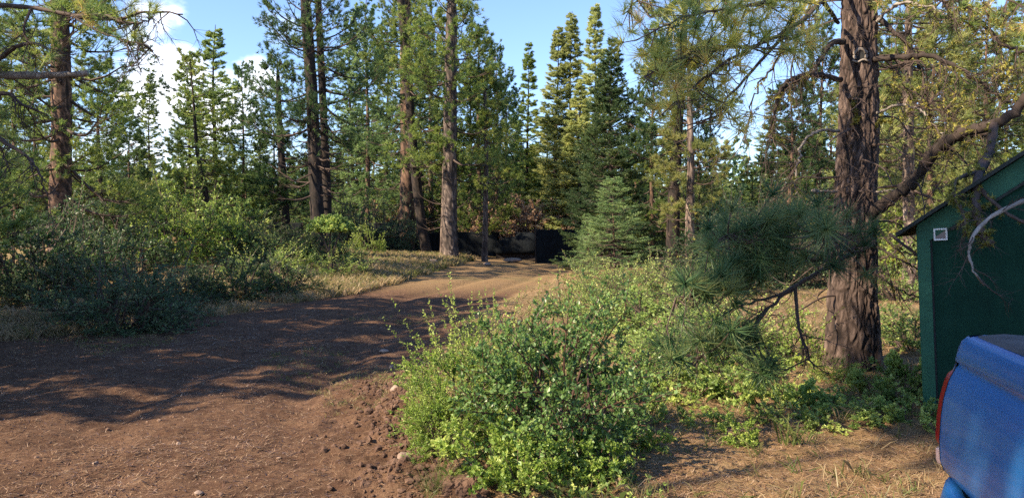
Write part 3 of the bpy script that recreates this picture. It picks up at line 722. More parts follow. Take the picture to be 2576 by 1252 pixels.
# unseen pines added left of the frame to shade track, shed and truck
side = [(-6.6, -1.0, 10.8, 1), (-6.4, .75, 10.7, 1), (-6.6, -3.0, 9.9, 1), (-6.2, -4.6, 9.0, 1)] + [(-11.2 - (k % 2) * 1.3, 4.5 + k * 1.1, 8.3 + (k * 7 % 5) * .25, 0) for k in range(9)]
HIGH = [meshes(conifer(51, 14, .10, .885, 2.3, 70, 'pine', dead=4, K=34, nw=.03, sec_n=5))]
for q, (x, y, h, hi) in enumerate(side):
    if hi: place(HIGH[0], 'shade_pine', 'unseen high-crowned pine added left of the picture, its crown shaped to shade the shed and truck', 'pine tree', (x, y, gz(x, y) - .05), q * 1.7, (.85, .85, h / 14), 'unseen shade pines left of the picture')
    else: place(PINE[2], 'shade_pine', 'unseen low dense pine left of the picture, placed to shade the track', 'pine tree', (x, y, gz(x, y) - .05), q * 1.3, (.95, .95, h / 12), 'unseen low shade pines left of the picture')
# low growth under the far trees
for gname, lab, xa, xb, ya, yb, ta, tb_, n in bands:
    m = max(int((xb - xa) / 60), 4)
    if gname.startswith('low far'): m = 3
    for q in range(m):
        px = xa + (xb - xa) * (q + rsP.rand()) / m; Y = 50 + 16 * rsP.rand(); top = (430 if not gname.startswith('low far') else 500) + 90 * rsP.rand()
        far_tree([4, 5, 4, 2][rsP.randint(4)], px, Y, top, 'scrub_conifer', lab.replace('far conifer', 'low bushy conifer').replace('small conifer', 'low bushy conifer'), 'conifer', group='low growth: ' + gname, crown=['pine', 'fir', 'leaf_blue', 'fir_soft'][rsP.randint(4)], wide=2.0)
def woods():
    rs = np.random.RandomState(77); g = Geo(); n = 30000
    a = (rs.rand(n) * 2 - 1) * .80; r_ = 85 + 45 * rs.rand(n); x = r_ * np.tan(a) * .95; y = r_
    top = 5.5 + 7 * (fbm(x * .12, y * .12, 3, 51) + .4); z = H(x, y) + top * rs.rand(n) ** .8
    A = np.stack([x, y, z], -1); leaves(g, rs, A, A + rs.randn(n, 3) * .3, 5, .8, .45, s0=0, tone=rs.rand(n))
    for q in range(260):
        k = rs.randint(n); tube(g, [(x[k], y[k], H(x[k], y[k]) - .3), (x[k], y[k], H(x[k], y[k]) + 7)], [.2, .1], 5, 0)
    tag(g.build('distant_woods', M['pine_dark'], None), 'distant mass of woodland closing the view behind the trees', 'woods', kind='stuff')
woods()
# ---------------------------------------------------------------- young fir and dead brown oaks
yf = meshes(conifer(61, 4.0, .05, .0, 1.35, 95, 'fir', dead=0, nl=.05, nw=.016, K=14, sec_n=7, dens=1.0), crown='fir_soft', trunk='bark')
p = pt(1548, 600, 24); place(yf, 'young_fir', 'small pale green fir with flat tiers of branches at the right edge of the track', 'fir tree', (p[0], 24, gz(p[0], 24)), .4, (1.1, 1.1, .82))
p = pt(1480, 600, 27); place(yf, 'young_fir', 'smaller fir sapling peeping out left of the tiered young fir', 'fir tree', (p[0], 27, gz(p[0], 27)), 2.4, (.5, .5, .55))
BR = [shmesh(shrub(71, 3.0, 3.4, n1=10, n2=9, n3=7, K=18, ll=.11, lw=.07, stem=.04, inner=.2), 'leaf_dead'),
      shmesh(shrub(72, 2.6, 3.0, n1=9, n2=8, n3=7, K=16, ll=.11, lw=.07, stem=.035, inner=.2), 'leaf_dead')]
def bush(protos, k, px, Y, w, h, name, label, cat='shrub', group=None, rz=None, z=None, py=None, ref=(1, 1)):
    p = pt(px, 600, Y)
    return place(protos[k], name, label, cat, (p[0], Y, gz(p[0], Y) - .03), rsP.rand() * 6.28 if rz is None else rz, (w / ref[0], w / ref[0], h / ref[1]), group)
bush(BR, 0, 1350, 46, 5.0, 5.4, 'dead_tree', 'bushy brown-leaved dead tree behind the right black screen', 'dead tree', ref=(3, 3.4))
bush(BR, 1, 1285, 47, 4.2, 5.0, 'dead_tree', 'smaller brown-leaved dead tree left of the bushy one, behind the screens', 'dead tree', ref=(2.6, 3))
bush(BR, 1, 1180, 46, 3.2, 3.8, 'dead_tree', 'brown-leaved scrub tree behind the pale-barked pine', 'dead tree', ref=(2.6, 3))
bush(BR, 0, 980, 48, 3.4, 4.4, 'dead_tree', 'brown twiggy dead tree left of the stout pine', 'dead tree', ref=(3, 3.4))
bush(BR, 1, 1435, 50, 3.2, 3.2, 'dead_tree', 'brown dead scrub tree at the right end of the black screens', 'dead tree', ref=(2.6, 3))
# ---------------------------------------------------------------- shrubs
SH = [shmesh(shrub(81, 1.0, .8, n1=11, n2=8, n3=6, K=11, ll=.036, lw=.020), 'leaf'),
      shmesh(shrub(82, 1.0, .8, n1=12, n2=8, n3=6, K=11, ll=.030, lw=.013, shoots=16), 'leaf'),
      shmesh(shrub(83, 1.0, .7, n1=16, n2=9, n3=7, K=14, ll=.028, lw=.013, shoots=8, inner=.08), 'leaf_dark'),
      shmesh(shrub(84, 1.0, .8, n1=17, n2=10, n3=7, K=14, ll=.028, lw=.012, shoots=12, inner=.08), 'leaf_blue'),
      shmesh(shrub(85, 1.0, .8, n1=11, n2=8, n3=6, K=10, ll=.034, lw=.018, shoots=8), 'leaf_bright'),
      shmesh(shrub(86, 1.0, .4, n1=9, n2=6, n3=4, K=8, ll=.05, lw=.030, stem=.008), 'leaf', 'twig_red')]
SHW = [(1., .8), (1., .8), (1., .7), (1., .8), (1., .8), (1., .4)]
def sb(k, px, Y, w, h, label, name='shrub', cat='shrub', group=None):
    # w,h in metres
    return bush(SH, k, px, Y, w, h, name, label, cat, group, ref=SHW[k])
sb(3, 300, 13.0, 2.6, 1.6, 'wide shaded grey-green bush, the nearest on the left of the track')
sb(3, 400, 14.5, 1.5, 1.0, 'shaded bush with feathery shoots, right behind the nearest left bush')
sb(2, 590, 17.5, 2.6, 1.2, 'broad dark bush in the middle of the left verge')
sb(2, 500, 16.0, 1.6, .85, 'small dark bush between the feathery bush and the broad dark one')
sb(2, 700, 18.5, 1.9, 1.0, 'dark bush at the right end of the shaded left thicket')
sb(1, 665, 22, 2.4, 1.25, 'sun-tipped loose bush behind the broad dark bush')
sb(2, 60, 17, 3.6, 2.5, 'large almost black bush at the left edge below the orange trunk')
sb(2, 165, 19, 3.0, 2.1, 'dark rounded bush right below the orange trunk')
sb(3, 120, 16, 2.0, 1.5, 'dim grey-green bush between the two dark ones on the far left')
sb(2, 305, 22, 3.0, 1.9, 'dark bush behind the nearest left bush')
sb(3, 270, 27, 4.2, 2.6, 'tall hazy bush above the left thicket')
sb(4, 480, 27, 4.0, 2.9, 'big bright yellow-green bush glowing in the sun left of centre')
sb(4, 440, 25.5, 2.4, 1.9, 'lower lobe-like bright bush on the left side of the glowing one')
sb(0, 560, 28.5, 3.2, 2.4, 'green bush on the right side of the glowing one')
sb(4, 740, 25, 1.6, .95, 'pale lit low bush left of the round-topped little tree')
sb(1, 860, 24, 2.0, 1.0, 'loose pale grassy bush right of the round-topped little tree')
sb(4, 925, 34, 1.6, 1.6, 'pale twiggy shrub against the dark bank left of the stout pine')
sb(2, 640, 33, 3.5, 1.4, 'dark bush under the firs, left of the black bare pine')
sb(3, 880, 38, 5, 3.3, 'grey-green thicket bush right of the twin trunks')
sb(3, 960, 40, 4, 3.0, 'grey-green thicket bush just left of the stout pine')
sb(3, 400, 36, 4, 2.8, 'hazy bush behind the glowing bush, below the lone conifer')
sb(2, 775, 28, 2.6, 1.45, 'dark bush hiding the foot of the twin trunks')
sb(1, 705, 27, 2.4, 1.35, 'loose sunny bush left of the foot of the twin trunks')
sb(1, 850, 28.5, 2.0, 1.1, 'pale loose bush just right of the foot of the twin trunks')
sb(3, 620, 28, 3.0, 1.6, 'grey-green bush between the glowing bush and the twin trunks')
# right side
sb(1, 1530, 17.2, 2.0, 1.0, 'loose yellow-green bush at the right edge of the track by the young fir')
sb(1, 1430, 14.2, 1.2, .6, 'low dry-tipped bush at the bend of the track')
sb(1, 1610, 14.8, 1.9, 1.15, 'tall feathery green bush behind the manzanita, left of the pine bough')
sb(1, 1545, 12.0, 1.6, 1.05, 'tall light green bush close behind the manzanita')
sb(0, 1655, 11.0, 1.7, 1.0, 'leafy sunlit bush below the tip of the pine bough')
sb(1, 1700, 18.5, 2.2, 1.15, 'shaggy bush at the feet of the lichen-hung pines')
sb(2, 1800, 20, 3.0, 2.1, 'dark round bush right of the lichen-hung pines')
sb(3, 1870, 26, 4.2, 3.4, 'grey-green thicket under the small sky gap')
sb(3, 1990, 22, 3.6, 2.8, 'dim thicket bush left of the big trunk, behind the bough')
sb(0, 1720, 8.6, 1.5, .85, 'sunlit low bush right of the manzanita')
sb(0, 1600, 7.6, 1.1, .62, 'small leafy bush hugging the right side of the manzanita')
sb(1, 1830, 9.6, 1.6, .95, 'bush below the dark bough, left of the big trunk')
sb(4, 2010, 9.2, 1.1, .75, 'bright leafy bush at the left foot of the big trunk')
sb(4, 2110, 8.0, .6, .32, 'small bright plant in front of the big trunk')
sb(1, 2260, 17, 2.6, 1.9, 'lit bush between the big trunk and the shed')
sb(0, 2280, 10.2, 1.3, .7, 'shaded low bush between the big trunk and the shed corner')
sb(4, 2180, 27, 4.5, 2.8, 'yellow lit thicket behind the big trunk')
sb(4, 2420, 26, 5, 3.8, 'yellow lit thicket behind the shed')
for q, (px, Y, w, h) in enumerate([(1700, 7.2, 1.1, .34), (1820, 7.5, 1.2, .36), (1930, 7.0, 1.1, .38), (2040, 6.9, .8, .22), (2170, 6.5, .9, .2),
                                   (2250, 7.1, 1.1, .42), (2290, 6.3, .8, .28), (1990, 6.2, .7, .2), (1780, 6.3, .6, .2), (1620, 6.4, .6, .24), (2120, 6.2, .8, .22), (2310, 8.0, 1.0, .5), (1900, 8.3, 1., .4)]):
    bush(SH, 5, px, Y, w, h, 'groundcover_shrub', 'low spreading dark-leaved manzanita patch on the shady ground before the big trunk', 'shrub', 'low manzanita patches before the big trunk', ref=(1, .4))
# manzanita in the foreground and its neighbours
mz = shmesh(shrub(91, 1.45, 1.3, n1=15, n2=11, n3=8, K=17, ll=.036, lw=.024, stem=.017, inner=.25, base=.1, up=.2), 'leaf_manz', 'twig_red')
p = pt(1410, 600, 5.35); place(mz, 'manzanita_bush', 'large rounded dark green manzanita bush with red-brown stems in the foreground', 'bush', (p[0], 5.35, gz(p[0], 5.35) - .02), 1.0, (.98, 1.0, 1.04))
l1 = shmesh(shrub(92, 1.1, 1.0, n1=14, n2=10, n3=7, K=20, ll=.026, lw=.013, stem=.009, shoots=26, up=.35), 'leaf_bright')
p = pt(1180, 600, 5.9); place(l1, 'leafy_bush', 'bright sunlit small-leaved bush with spiky shoots left of the manzanita', 'bush', (p[0], 5.9, gz(p[0], 5.9) - .02), .3, (1.0, 1., 1.0))
p = pt(1130, 600, 5.35); place(l1, 'leafy_bush', 'lower bright bush hanging over the broken soil edge', 'bush', (p[0], 5.35, gz(p[0], 5.35) - .02), 2.3, (.62, .62, .62))
p = pt(1265, 600, 6.4); place(l1, 'leafy_bush', 'bright bush directly behind the joint of the manzanita and the spiky one', 'bush', (p[0], 6.4, gz(p[0], 6.4) - .02), 4.0, (.9, .9, 1.0))
l2 = shmesh(shrub(93, .6, .42, n1=9, n2=7, n3=5, K=10, ll=.034, lw=.022, stem=.006, up=.3), 'leaf_bright')
for px, Y, s_, lb in [(1215, 4.75, 1.0, 'low broad-leaved plant at the left foot of the manzanita'), (1330, 4.6, .8, 'small bright plant under the manzanita in the bottom middle'),
                      (1500, 4.8, .8, 'small lit plant at the right foot of the manzanita'), (1860, 5.6, .55, 'sprig of green leaves on the sunny straw ground'),
                      (1650, 5.4, .45, 'tiny leafy sprig on the straw right of the manzanita')]:
    p = pt(px, 600, Y); place(l2, 'small_plant', lb, 'plant', (p[0], Y, gz(p[0], Y) - .01), px * .7, (s_, s_, s_))
# round-topped little tree on a stem
def little_tree():
    rs = np.random.RandomState(95); sg = Geo(); lg = Geo()
    stems = [[(0, 0, -.05), (.06, .02, .5), (-.1, 0, 1.0), (-.35, .05, 1.45)], [(.05, 0, -.05), (.1, .05, .6), (.25, 0, 1.15), (.4, .1, 1.5)], [(.02, .02, 0), (0, .1, .7), (.05, .2, 1.5)]]
    for s_ in stems: tube(sg, spline(s_, 9), np.linspace(.045, .018, 9), 6)
    n = 300; d = unit(rs.randn(n, 3)); d[:, 2] = np.abs(d[:, 2]) * .7 - .12
    A = np.array([0, .1, 1.45]) + d * np.array([.45, .45, .3]) * rs.rand(n, 1); B = np.array([0, .1, 1.5]) + d * np.array([.95, .9, .85]) * (.8 + .25 * vn(d[:, 0:1] * 3, d[:, 1:2] * 3, 3) * 2)
    prisms(sg, A, B, .010, .004, .5)
    leaves(lg, rs, A, B, 60, .075, .04, s0=.2)
    return [('stems', sg), ('foliage', lg)]
lt = shmesh(little_tree(), 'leaf', 'twig'); p = pt(828, 600, 24)
place(lt, 'little_tree', 'round-topped little green tree on thin crooked stems on the left verge', 'small tree', (p[0], 24, gz(p[0], 24)), .2, (.98, .98, 1.02))
# ================================================================== THE BIG PINE
def big_pine():
    Yb = 8.9
    foot = pt(2150, 600, Yb); foot = np.array([foot[0], Yb, gz(foot[0], Yb)])
    root = thing('big_pine', 'big furrowed-bark pine right of centre with dead limbs and a ringed knot hole', 'pine tree', tuple(foot))
    def loc(px, py, Y): return pt(px, py, Y) - foot
    c = [(2148, 945), (2145, 850), (2145, 700), (2152, 500), (2160, 300), (2162, 0)]
    path = [loc(a, b, Yb) for a, b in c]; path[0] = np.array([path[1][0] + .01, 0, -.2])
    path += [loc(2166, -600, Yb), loc(2170, -1500, 9.1)]
    L = [abs(path[k + 1][2] - path[k][2]) for k in range(len(path) - 1)]
    # even spacing for the spline
    zz = np.concatenate([[0], np.cumsum(L)]); P = np.array(path)
    tq = np.linspace(0, zz[-1], 12); Pe = np.stack([np.interp(tq, zz, P[:, k]) for k in range(3)], -1)
    rad = np.interp(tq, zz, [.31, .275, .265, .235, .215, .19, .15, .05])
    g, Q, r = trunk(Pe, list(rad), 220, .0115, pw=.095, ph=.24, depth=.030, seed=5, flare=.28)
    g.build('trunk', M['bark_red' if False else 'bark_big'], root, smooth=True)
    # knot hole: a raised ring of pale wood round a dark hollow
    k = loc(2160, 152, Yb); nrm = np.array([-.33, -.94, 0]); nrm /= np.linalg.norm(nrm)
    kc = k + nrm * .205; sx = np.cross([0, 0, 1.], nrm)
    kg = Geo(); a = np.linspace(-.55 * PI, 1.5 * PI, 26)[:25]
    ring = np.array([kc + sx * .062 * math.cos(t) * (1 + .1 * math.sin(3 * t)) + np.array([0, 0, 1]) * .085 * math.sin(t) for t in np.linspace(-.35, PI + .35, 22)])
    tube(kg, ring, .014 + .006 * np.abs(np.sin(np.arange(22) * .9)), 7, .6)
    lip = np.array([kc + sx * s_ + np.array([0, 0, -.05 + .012 * math.sin(s_ * 50)]) + nrm * .01 for s_ in np.linspace(-.085, .09, 9)])
    tube(kg, lip, .012, 7, .6)
    kg.build('knot_ring', M['deadwood'], root, smooth=True)
    hg = Geo(); pr = np.array([[.052 * math.cos(t), .07 * math.sin(t)] for t in np.linspace(0, 2 * PI, 20)[:-1]])
    n_ = len(pr); outer = np.array([kc - nrm * .002 + sx * q[0] + np.array([0, 0, q[1]]) for q in pr]); inner = np.array([kc - nrm * .05 + sx * q[0] * .7 + np.array([0, 0, q[1] * .7]) for q in pr])
    j = np.arange(n_); kk = (j + 1) % n_
    hg.add(np.concatenate([outer, inner]), np.stack([j, kk, n_ + kk, n_ + j], -1)); hg.F.append(np.array([np.arange(n_) + n_]))
    hg.F.append(np.array([np.arange(n_)])); hg.build('knot_hollow', M['black'], root)
    return root, foot, loc, Q, r
M['bark_big'] = solid('furrowed_pine_bark', [(0, (.010, .007, .006)), (.3, (.038, .024, .019)), (.55, (.07, .047, .038)), (.8, (.14, .098, .080)), (1, (.27, .20, .165))], scale=16, rough=.9, bump=.6, bscale=60, stretch=(1, 1, .4), attr=.6, bdist=.012)
BP, BPfoot, L8, BQ, BPr = big_pine()
def limb(name, pts, r0, r1, mat, parent, loc, n=40, sides=9, wob=.012, seed=0):
    rs = np.random.RandomState(seed)
    P = spline([loc(*a) for a in pts], n) + rs.randn(n, 3) * wob * np.linspace(.2, 1, n)[:, None]
    g = Geo(); tube(g, P, np.linspace(r0, r1, n) * (1 + .12 * rs.randn(n)), sides, .45 + .2 * np.repeat(rs.rand(n), sides))
    return g.build(name, M[mat], parent, smooth=True), P
def side_twigs(g, rs, P, n, ln, r, tmin=.15, droop=-.3, fork=3):
    """bare side twigs with forks; returns tips"""
    m = len(P); i = (m * (tmin + (1 - tmin) * rs.rand(n))).astype(int).clip(0, m - 2)
    O = P[i]; T = unit(P[i + 1] - P[i]); D = unit(T * .5 + unit(rs.randn(n, 3)) * 1.0 + np.array([0, 0, droop]))
    Ls = ln * (.4 + .9 * rs.rand(n, 1))
    A = O; cur = O; d = D; k = 5
    for q in range(k):
        nx_ = cur + d * Ls / k; prisms(g, cur, nx_, r * (1 - .8 * q / k), r * (1 - .8 * (q + 1) / k), .45, 4)
        if q >= 1:
            for f in range(fork):
                dd = unit(d + unit(rs.randn(n, 3)) * .9); e = nx_ + dd * Ls * (.12 + .3 * rs.rand(n, 1))
                prisms(g, nx_, e, r * .35, r * .15, .45, 3)
                e2 = e + unit(dd + unit(rs.randn(n, 3)) * .7 + np.array([0, 0, -.2])) * Ls * .15; prisms(g, e, e2, r * .18, r * .1, .45, 3)
        cur = nx_; d = unit(d + unit(rs.randn(n, 3)) * .38 + np.array([0, 0, droop * .4]))
    return A, cur
# the thick limb and the other bare limbs (all parts of the big pine)
limb_o, LP = limb('thick_limb', [(2185, 545, 8.75), (2240, 500, 8.5), (2300, 455, 8.3), (2350, 385, 8.1), (2400, 345, 7.9), (2455, 325, 7.7), (2520, 305, 7.5), (2600, 235, 7.3), (2690, 150, 7.2), (2780, 120, 7.1)], .070, .042, 'bark_dark', BP, L8, n=80, sides=12, wob=.012, seed=1)
limbs = [([(2200, 150, 8.7), (2260, 145, 8.4), (2330, 140, 8.1), (2400, 165, 7.9), (2470, 210, 7.8), (2540, 260, 7.7)], .045, .015, 'twig'),
         ([(2200, 40, 8.8), (2250, 80, 8.5), (2290, 120, 8.4), (2320, 190, 8.3), (2330, 260, 8.2), (2340, 300, 8.2)], .04, .012, 'twig'),
         ([(2205, 285, 8.7), (2260, 265, 8.5), (2310, 275, 8.3), (2345, 310, 8.2), (2375, 345, 8.1)], .02, .013, 'deadwood'),
         ([(2205, 55, 8.7), (2250, 15, 8.5), (2300, 10, 8.2), (2380, 35, 8)], .03, .01, 'deadwood'),
         ([(2120, 105, 8.8), (2090, 110, 8.5), (2065, 150, 8.4), (2040, 190, 8.3), (2010, 200, 8.2), (1960, 230, 8.1)], .045, .012, 'bark'),
         ([(2115, 200, 8.8), (2060, 190, 8.4), (2000, 195, 8.2), (1960, 230, 8.1), (1950, 290, 8), (1935, 350, 8)], .04, .010, 'twig'),
         ([(2110, 330, 8.8), (2060, 330, 8.5), (2020, 360, 8.4), (2005, 420, 8.3), (2000, 490, 8.3)], .026, .009, 'deadwood'),
         ([(2105, 482, 8.8), (2070, 482, 8.5), (2045, 480, 8.4)], .02, .014, 'deadwood'),
         ([(2205, 483, 8.7), (2240, 480, 8.5), (2268, 482, 8.4)], .014, .007, 'deadwood'),
         ([(2110, 60, 8.8), (2050, -10, 8.4), (1990, 60, 8.2), (1950, 160, 8.1), (1900, 230, 8), (1880, 330, 8)], .03, .008, 'twig'),
         ([(2205, 620, 8.7), (2260, 650, 8.3), (2320, 680, 8.0), (2380, 700, 7.8)], .02, .006, 'twig'),
         ([(2205, 690, 8.7), (2250, 720, 8.4), (2300, 745, 8.2), (2350, 748, 8.0)], .016, .005, 'twig'),
         ([(2200, 560, 8.7), (2250, 620, 8.4), (2330, 655, 8.0), (2410, 700, 7.7)], .016, .004, 'twig'),
         ([(2110, 600, 8.8), (2090, 560, 8.6), (2070, 520, 8.5)], .02, .01, 'twig'),
         ([(2115, -50, 8.8), (2060, -40, 8.3), (2030, 40, 8.1), (2000, 130, 8), (1985, 220, 7.9)], .035, .009, 'bark'),
         ([(2210, -60, 8.8), (2330, -40, 8.2), (2430, 20, 7.9), (2520, 110, 7.7), (2600, 140, 7.6)], .05, .015, 'twig')]
tw = Geo(); lch = Geo(); rsb = np.random.RandomState(8)
for q, (pts, a, b, mt) in enumerate(limbs):
    o_, P_ = limb('bare_limb', pts, a * .8, b * .7, mt if mt == 'deadwood' else 'bark_dark', BP, L8, n=34, sides=7, wob=.016, seed=20 + q)
    A_, T_ = side_twigs(tw, rsb, P_, 17 if len(pts) > 4 else 5, .6, .006, droop=-.5)
    pk = rsb.rand(len(A_)) < .35
    needles(lch, rsb, A_[pk], A_[pk] + (T_[pk] - A_[pk]) * .5, 60, .045, .010, fwd=.1, spread=.9, s0=0, up=-.2)
A_, T_ = side_twigs(tw, rsb, LP, 22, .7, .010, droop=-.5)
needles(lch, rsb, A_[:9], A_[:9] + (T_[:9] - A_[:9]) * .4, 60, .05, .011, fwd=.1, spread=.9, s0=0, up=-.3)
for z in np.linspace(.9, 5.2, 26):       # short stubs and twigs along the trunk
    k = int(np.argmin(abs(BQ[:, 2] - z))); az = rsb.rand() * 2 * PI
    d = np.array([math.cos(az), math.sin(az), -.2]); a0 = BQ[k] + d * BPr[k] * .9
    P_ = spline([a0, a0 + d * .25 + [0, 0, .03], a0 + d * .6 + rsb.randn(3) * .1, a0 + d * .85 + rsb.randn(3) * .15 - [0, 0, .15]], 12)
    tube(tw, P_, np.linspace(.014, .004, 12), 5, .4)
    side_twigs(tw, rsb, P_, 4, .35, .006)
tw.build('dead_twigs', M['twig'], BP)
# lichen tufts on the bark
for (px, py) in [(2147, 268), (2150, 290), (2158, 300), (2152, 312), (2215, 310), (2236, 314), (2200, 322)]:
    c_ = L8(px, py, 8.9) + np.array([-.08, -.2, 0]); n_ = 6
    A_ = c_ + rsb.randn(n_, 3) * .015
    needles(lch, rsb, A_, A_ + rsb.randn(n_, 3) * .02, 30, .035, .010, fwd=.05, spread=1, s0=0, up=0)
# lichen-hung sprays at the upper right
for (x0, y0, x1, y1, Y, r_) in [(2330, 20, 2350, 60, 7.9, .14), (2430, 0, 2440, 120, 7.8, .12), (2455, 60, 2470, 190, 7.7, .12), (2500, 160, 2540, 210, 7.6, .10), (2360, 190, 2340, 240, 8, .10), (2400, 250, 2440, 290, 7.9, .10),
                             (2300, 260, 2280, 300, 8.1, .07), (2530, 225, 2576, 235, 7.6, .10), (2440, 325, 2470, 350, 7.7, .10), (2395, 270, 2390, 330, 7.9, .09), (2380, 360, 2400, 420, 7.9, .12), (2560, 150, 2576, 300, 7.5, .12),
                             (2270, 190, 2250, 230, 8.1, .06), (2520, 100, 2500, 20, 7.6, .12)]:
    a_, b_ = L8(x0, y0, Y), L8(x1, y1, Y); n_ = 16
    t_ = rsb.rand(n_, 1); A_ = a_ + (b_ - a_) * t_ + rsb.randn(n_, 3) * r_ * .55
    prisms(tw2 := Geo(), A_, A_ + rsb.randn(n_, 3) * .08, .006, .003, .4)
    side_twigs(tw, rsb, spline([a_, (a_ + b_) / 2 + rsb.randn(3) * .05, b_], 12), 9, .5, .006, droop=-.4)
    tw2.build('lichened_twigs', M['twig'], BP)
    needles(lch, rsb, A_, A_ + rsb.randn(n_, 3) * .06, 24, .035, .009, fwd=.05, spread=1, s0=0, up=-.25)
lch.build('lichen', M['lichen'], BP)
# hanging lichened stem and pale curved dead branch in front of the shed
def hang(pts, r0, r1, mat, name, nl=0, seed=0):
    o_, P_ = limb(name, pts, r0, r1, mat, BP, L8, n=30, sides=8, wob=.004, seed=seed)
    g = Geo(); rs = np.random.RandomState(seed); A_, T_ = side_twigs(g, rs, P_, 7, .25, .005, droop=-.3); g.build('dead_twigs', M['twig'], BP)
    if nl:
        g = Geo(); i = rs.randint(0, 29, nl); A2 = P_[i] + rs.randn(nl, 3) * .02
        needles(g, rs, A2, A2 + rs.randn(nl, 3) * .03, 30, .04, .010, fwd=.05, spread=1, s0=0, up=-.5, tone=rs.rand(nl) * .5); g.build('lichen', M['lichen'], BP)
hang([(2500, 315, 7.5), (2490, 380, 7.2), (2462, 440, 6.6), (2455, 520, 6.2), (2465, 570, 6.1), (2492, 612, 6.0)], .045, .026, 'twig', 'hanging_stem', 110, 3)
hang([(2470, 430, 6.7), (2410, 450, 6.4), (2400, 490, 6.2), (2420, 530, 6.1), (2432, 585, 6.0)], .018, .006, 'twig', 'hanging_stem', 50, 4)
hang([(2655, 470, 5.6), (2576, 505, 5.55), (2530, 525, 5.5), (2480, 555, 5.5), (2445, 600, 5.45), (2438, 640, 5.45), (2448, 680, 5.4), (2475, 716, 5.4)], .020, .006, 'deadwood', 'hanging_stem', 0, 5)
hang([(2462, 470, 6.4), (2500, 510, 6.2), (2576, 560, 6.0), (2640, 560, 6.0)], .02, .01, 'twig', 'hanging_stem', 12, 6)
hang([(2240, 590, 8.2), (2320, 650, 7.4), (2380, 680, 7.0), (2420, 712, 6.8)], .016, .005, 'twig', 'hanging_stem', 16, 7)
hang([(2655, 470, 5.6), (2700, 300, 6.2), (2690, 150, 7.2)], .02, .04, 'deadwood', 'hanging_stem', 0, 8)
# ---- needled boughs: clusters of long-needled tufts joined to stems
def bough(name, stems, clusters, mat, parent, loc, seed, ln=.19, K=70, nw=.0035, tuft=.07, stemmat='twig', r0=.03, tv=.12):
    rs = np.random.RandomState(seed); sg = Geo(); ng = Geo(); allP = []
    for q, pts in enumerate(stems):
        P_ = spline([loc(*a) for a in pts], 24) + rs.randn(24, 3) * .01 * np.linspace(0, 1, 24)[:, None]
        tube(sg, P_, np.linspace(r0 * (1 if q == 0 else .6), r0 * .2, 24), 7, .4); allP.append(P_)
        side_twigs(sg, rs, P_, 9, .35, .006, tmin=.3, droop=-.1, fork=2)
    AP = np.concatenate(allP)
    for (px, py, Y, sx, sy, n) in clusters:
        c_ = np.array([loc(px + rs.randn() * sx, py + rs.randn() * sy, Y + rs.randn() * .25) for _ in range(n)])
        d_ = np.linalg.norm(c_[:, None] - AP[None], axis=2); near = AP[np.argmin(d_, 1)]
        mid = near * .45 + c_ * .55 - np.array([0, 0, .06]) + rs.randn(n, 3) * .03
        prisms(sg, near, mid, .007, .005, .4, 4); prisms(sg, mid, c_, .005, .0035, .4, 4)
        d = unit(c_ - mid)
        needles(ng, rs, c_ - d * tuft, c_ + d * .01, K, ln, nw, fwd=.55, spread=.95, s0=0, tone=rs.rand(n), tv=tv, up=.1)
    o1 = sg.build(name, M[stemmat], parent); o2 = ng.build('needles', M[mat], o1)
    return o1
bough('low_bough', [[(2190, 615, 8.6), (2110, 655, 7.6), (2010, 715, 7.0), (1930, 775, 6.5), (1860, 832, 6.3)],
                    [(2110, 655, 7.6), (2030, 655, 7.0), (1900, 690, 6.5), (1790, 735, 6.1), (1700, 748, 5.8)],
                    [(2150, 640, 8.0), (2110, 610, 6.9), (2080, 585, 5.9)],
                    [(2030, 700, 7.0), (1960, 740, 6.7), (1860, 770, 6.4), (1800, 800, 6.2)],
                    [(1930, 775, 6.5), (1880, 840, 6.2), (1800, 880, 6.0), (1750, 905, 5.9)],
                    [(2000, 720, 6.9), (2010, 820, 6.7), (2030, 880, 6.6), (2050, 930, 6.6)],
                    [(2100, 650, 7.4), (1980, 620, 6.8), (1880, 600, 6.4), (1830, 590, 6.2)]],
      [(2072, 578, 5.7, 8, 8, 7), (2000, 560, 6.2, 45, 30, 16), (1910, 590, 6.3, 45, 35, 20), (1950, 640, 6.4, 50, 25, 16), (1830, 640, 6.2, 45, 35, 18), (1760, 720, 5.9, 40, 22, 16),
       (1850, 700, 6.3, 45, 25, 16), (1795, 860, 6.0, 40, 30, 12), (1925, 925, 6.2, 30, 18, 9), (1730, 880, 5.9, 30, 25, 8), (2110, 660, 7.0, 40, 20, 8), (2150, 600, 7.6, 40, 30, 11), (1880, 850, 6.3, 30, 25, 7)],
      'pine_bough', BP, L8, 101, ln=.25, K=60, nw=.0085, tuft=.03, tv=.22)
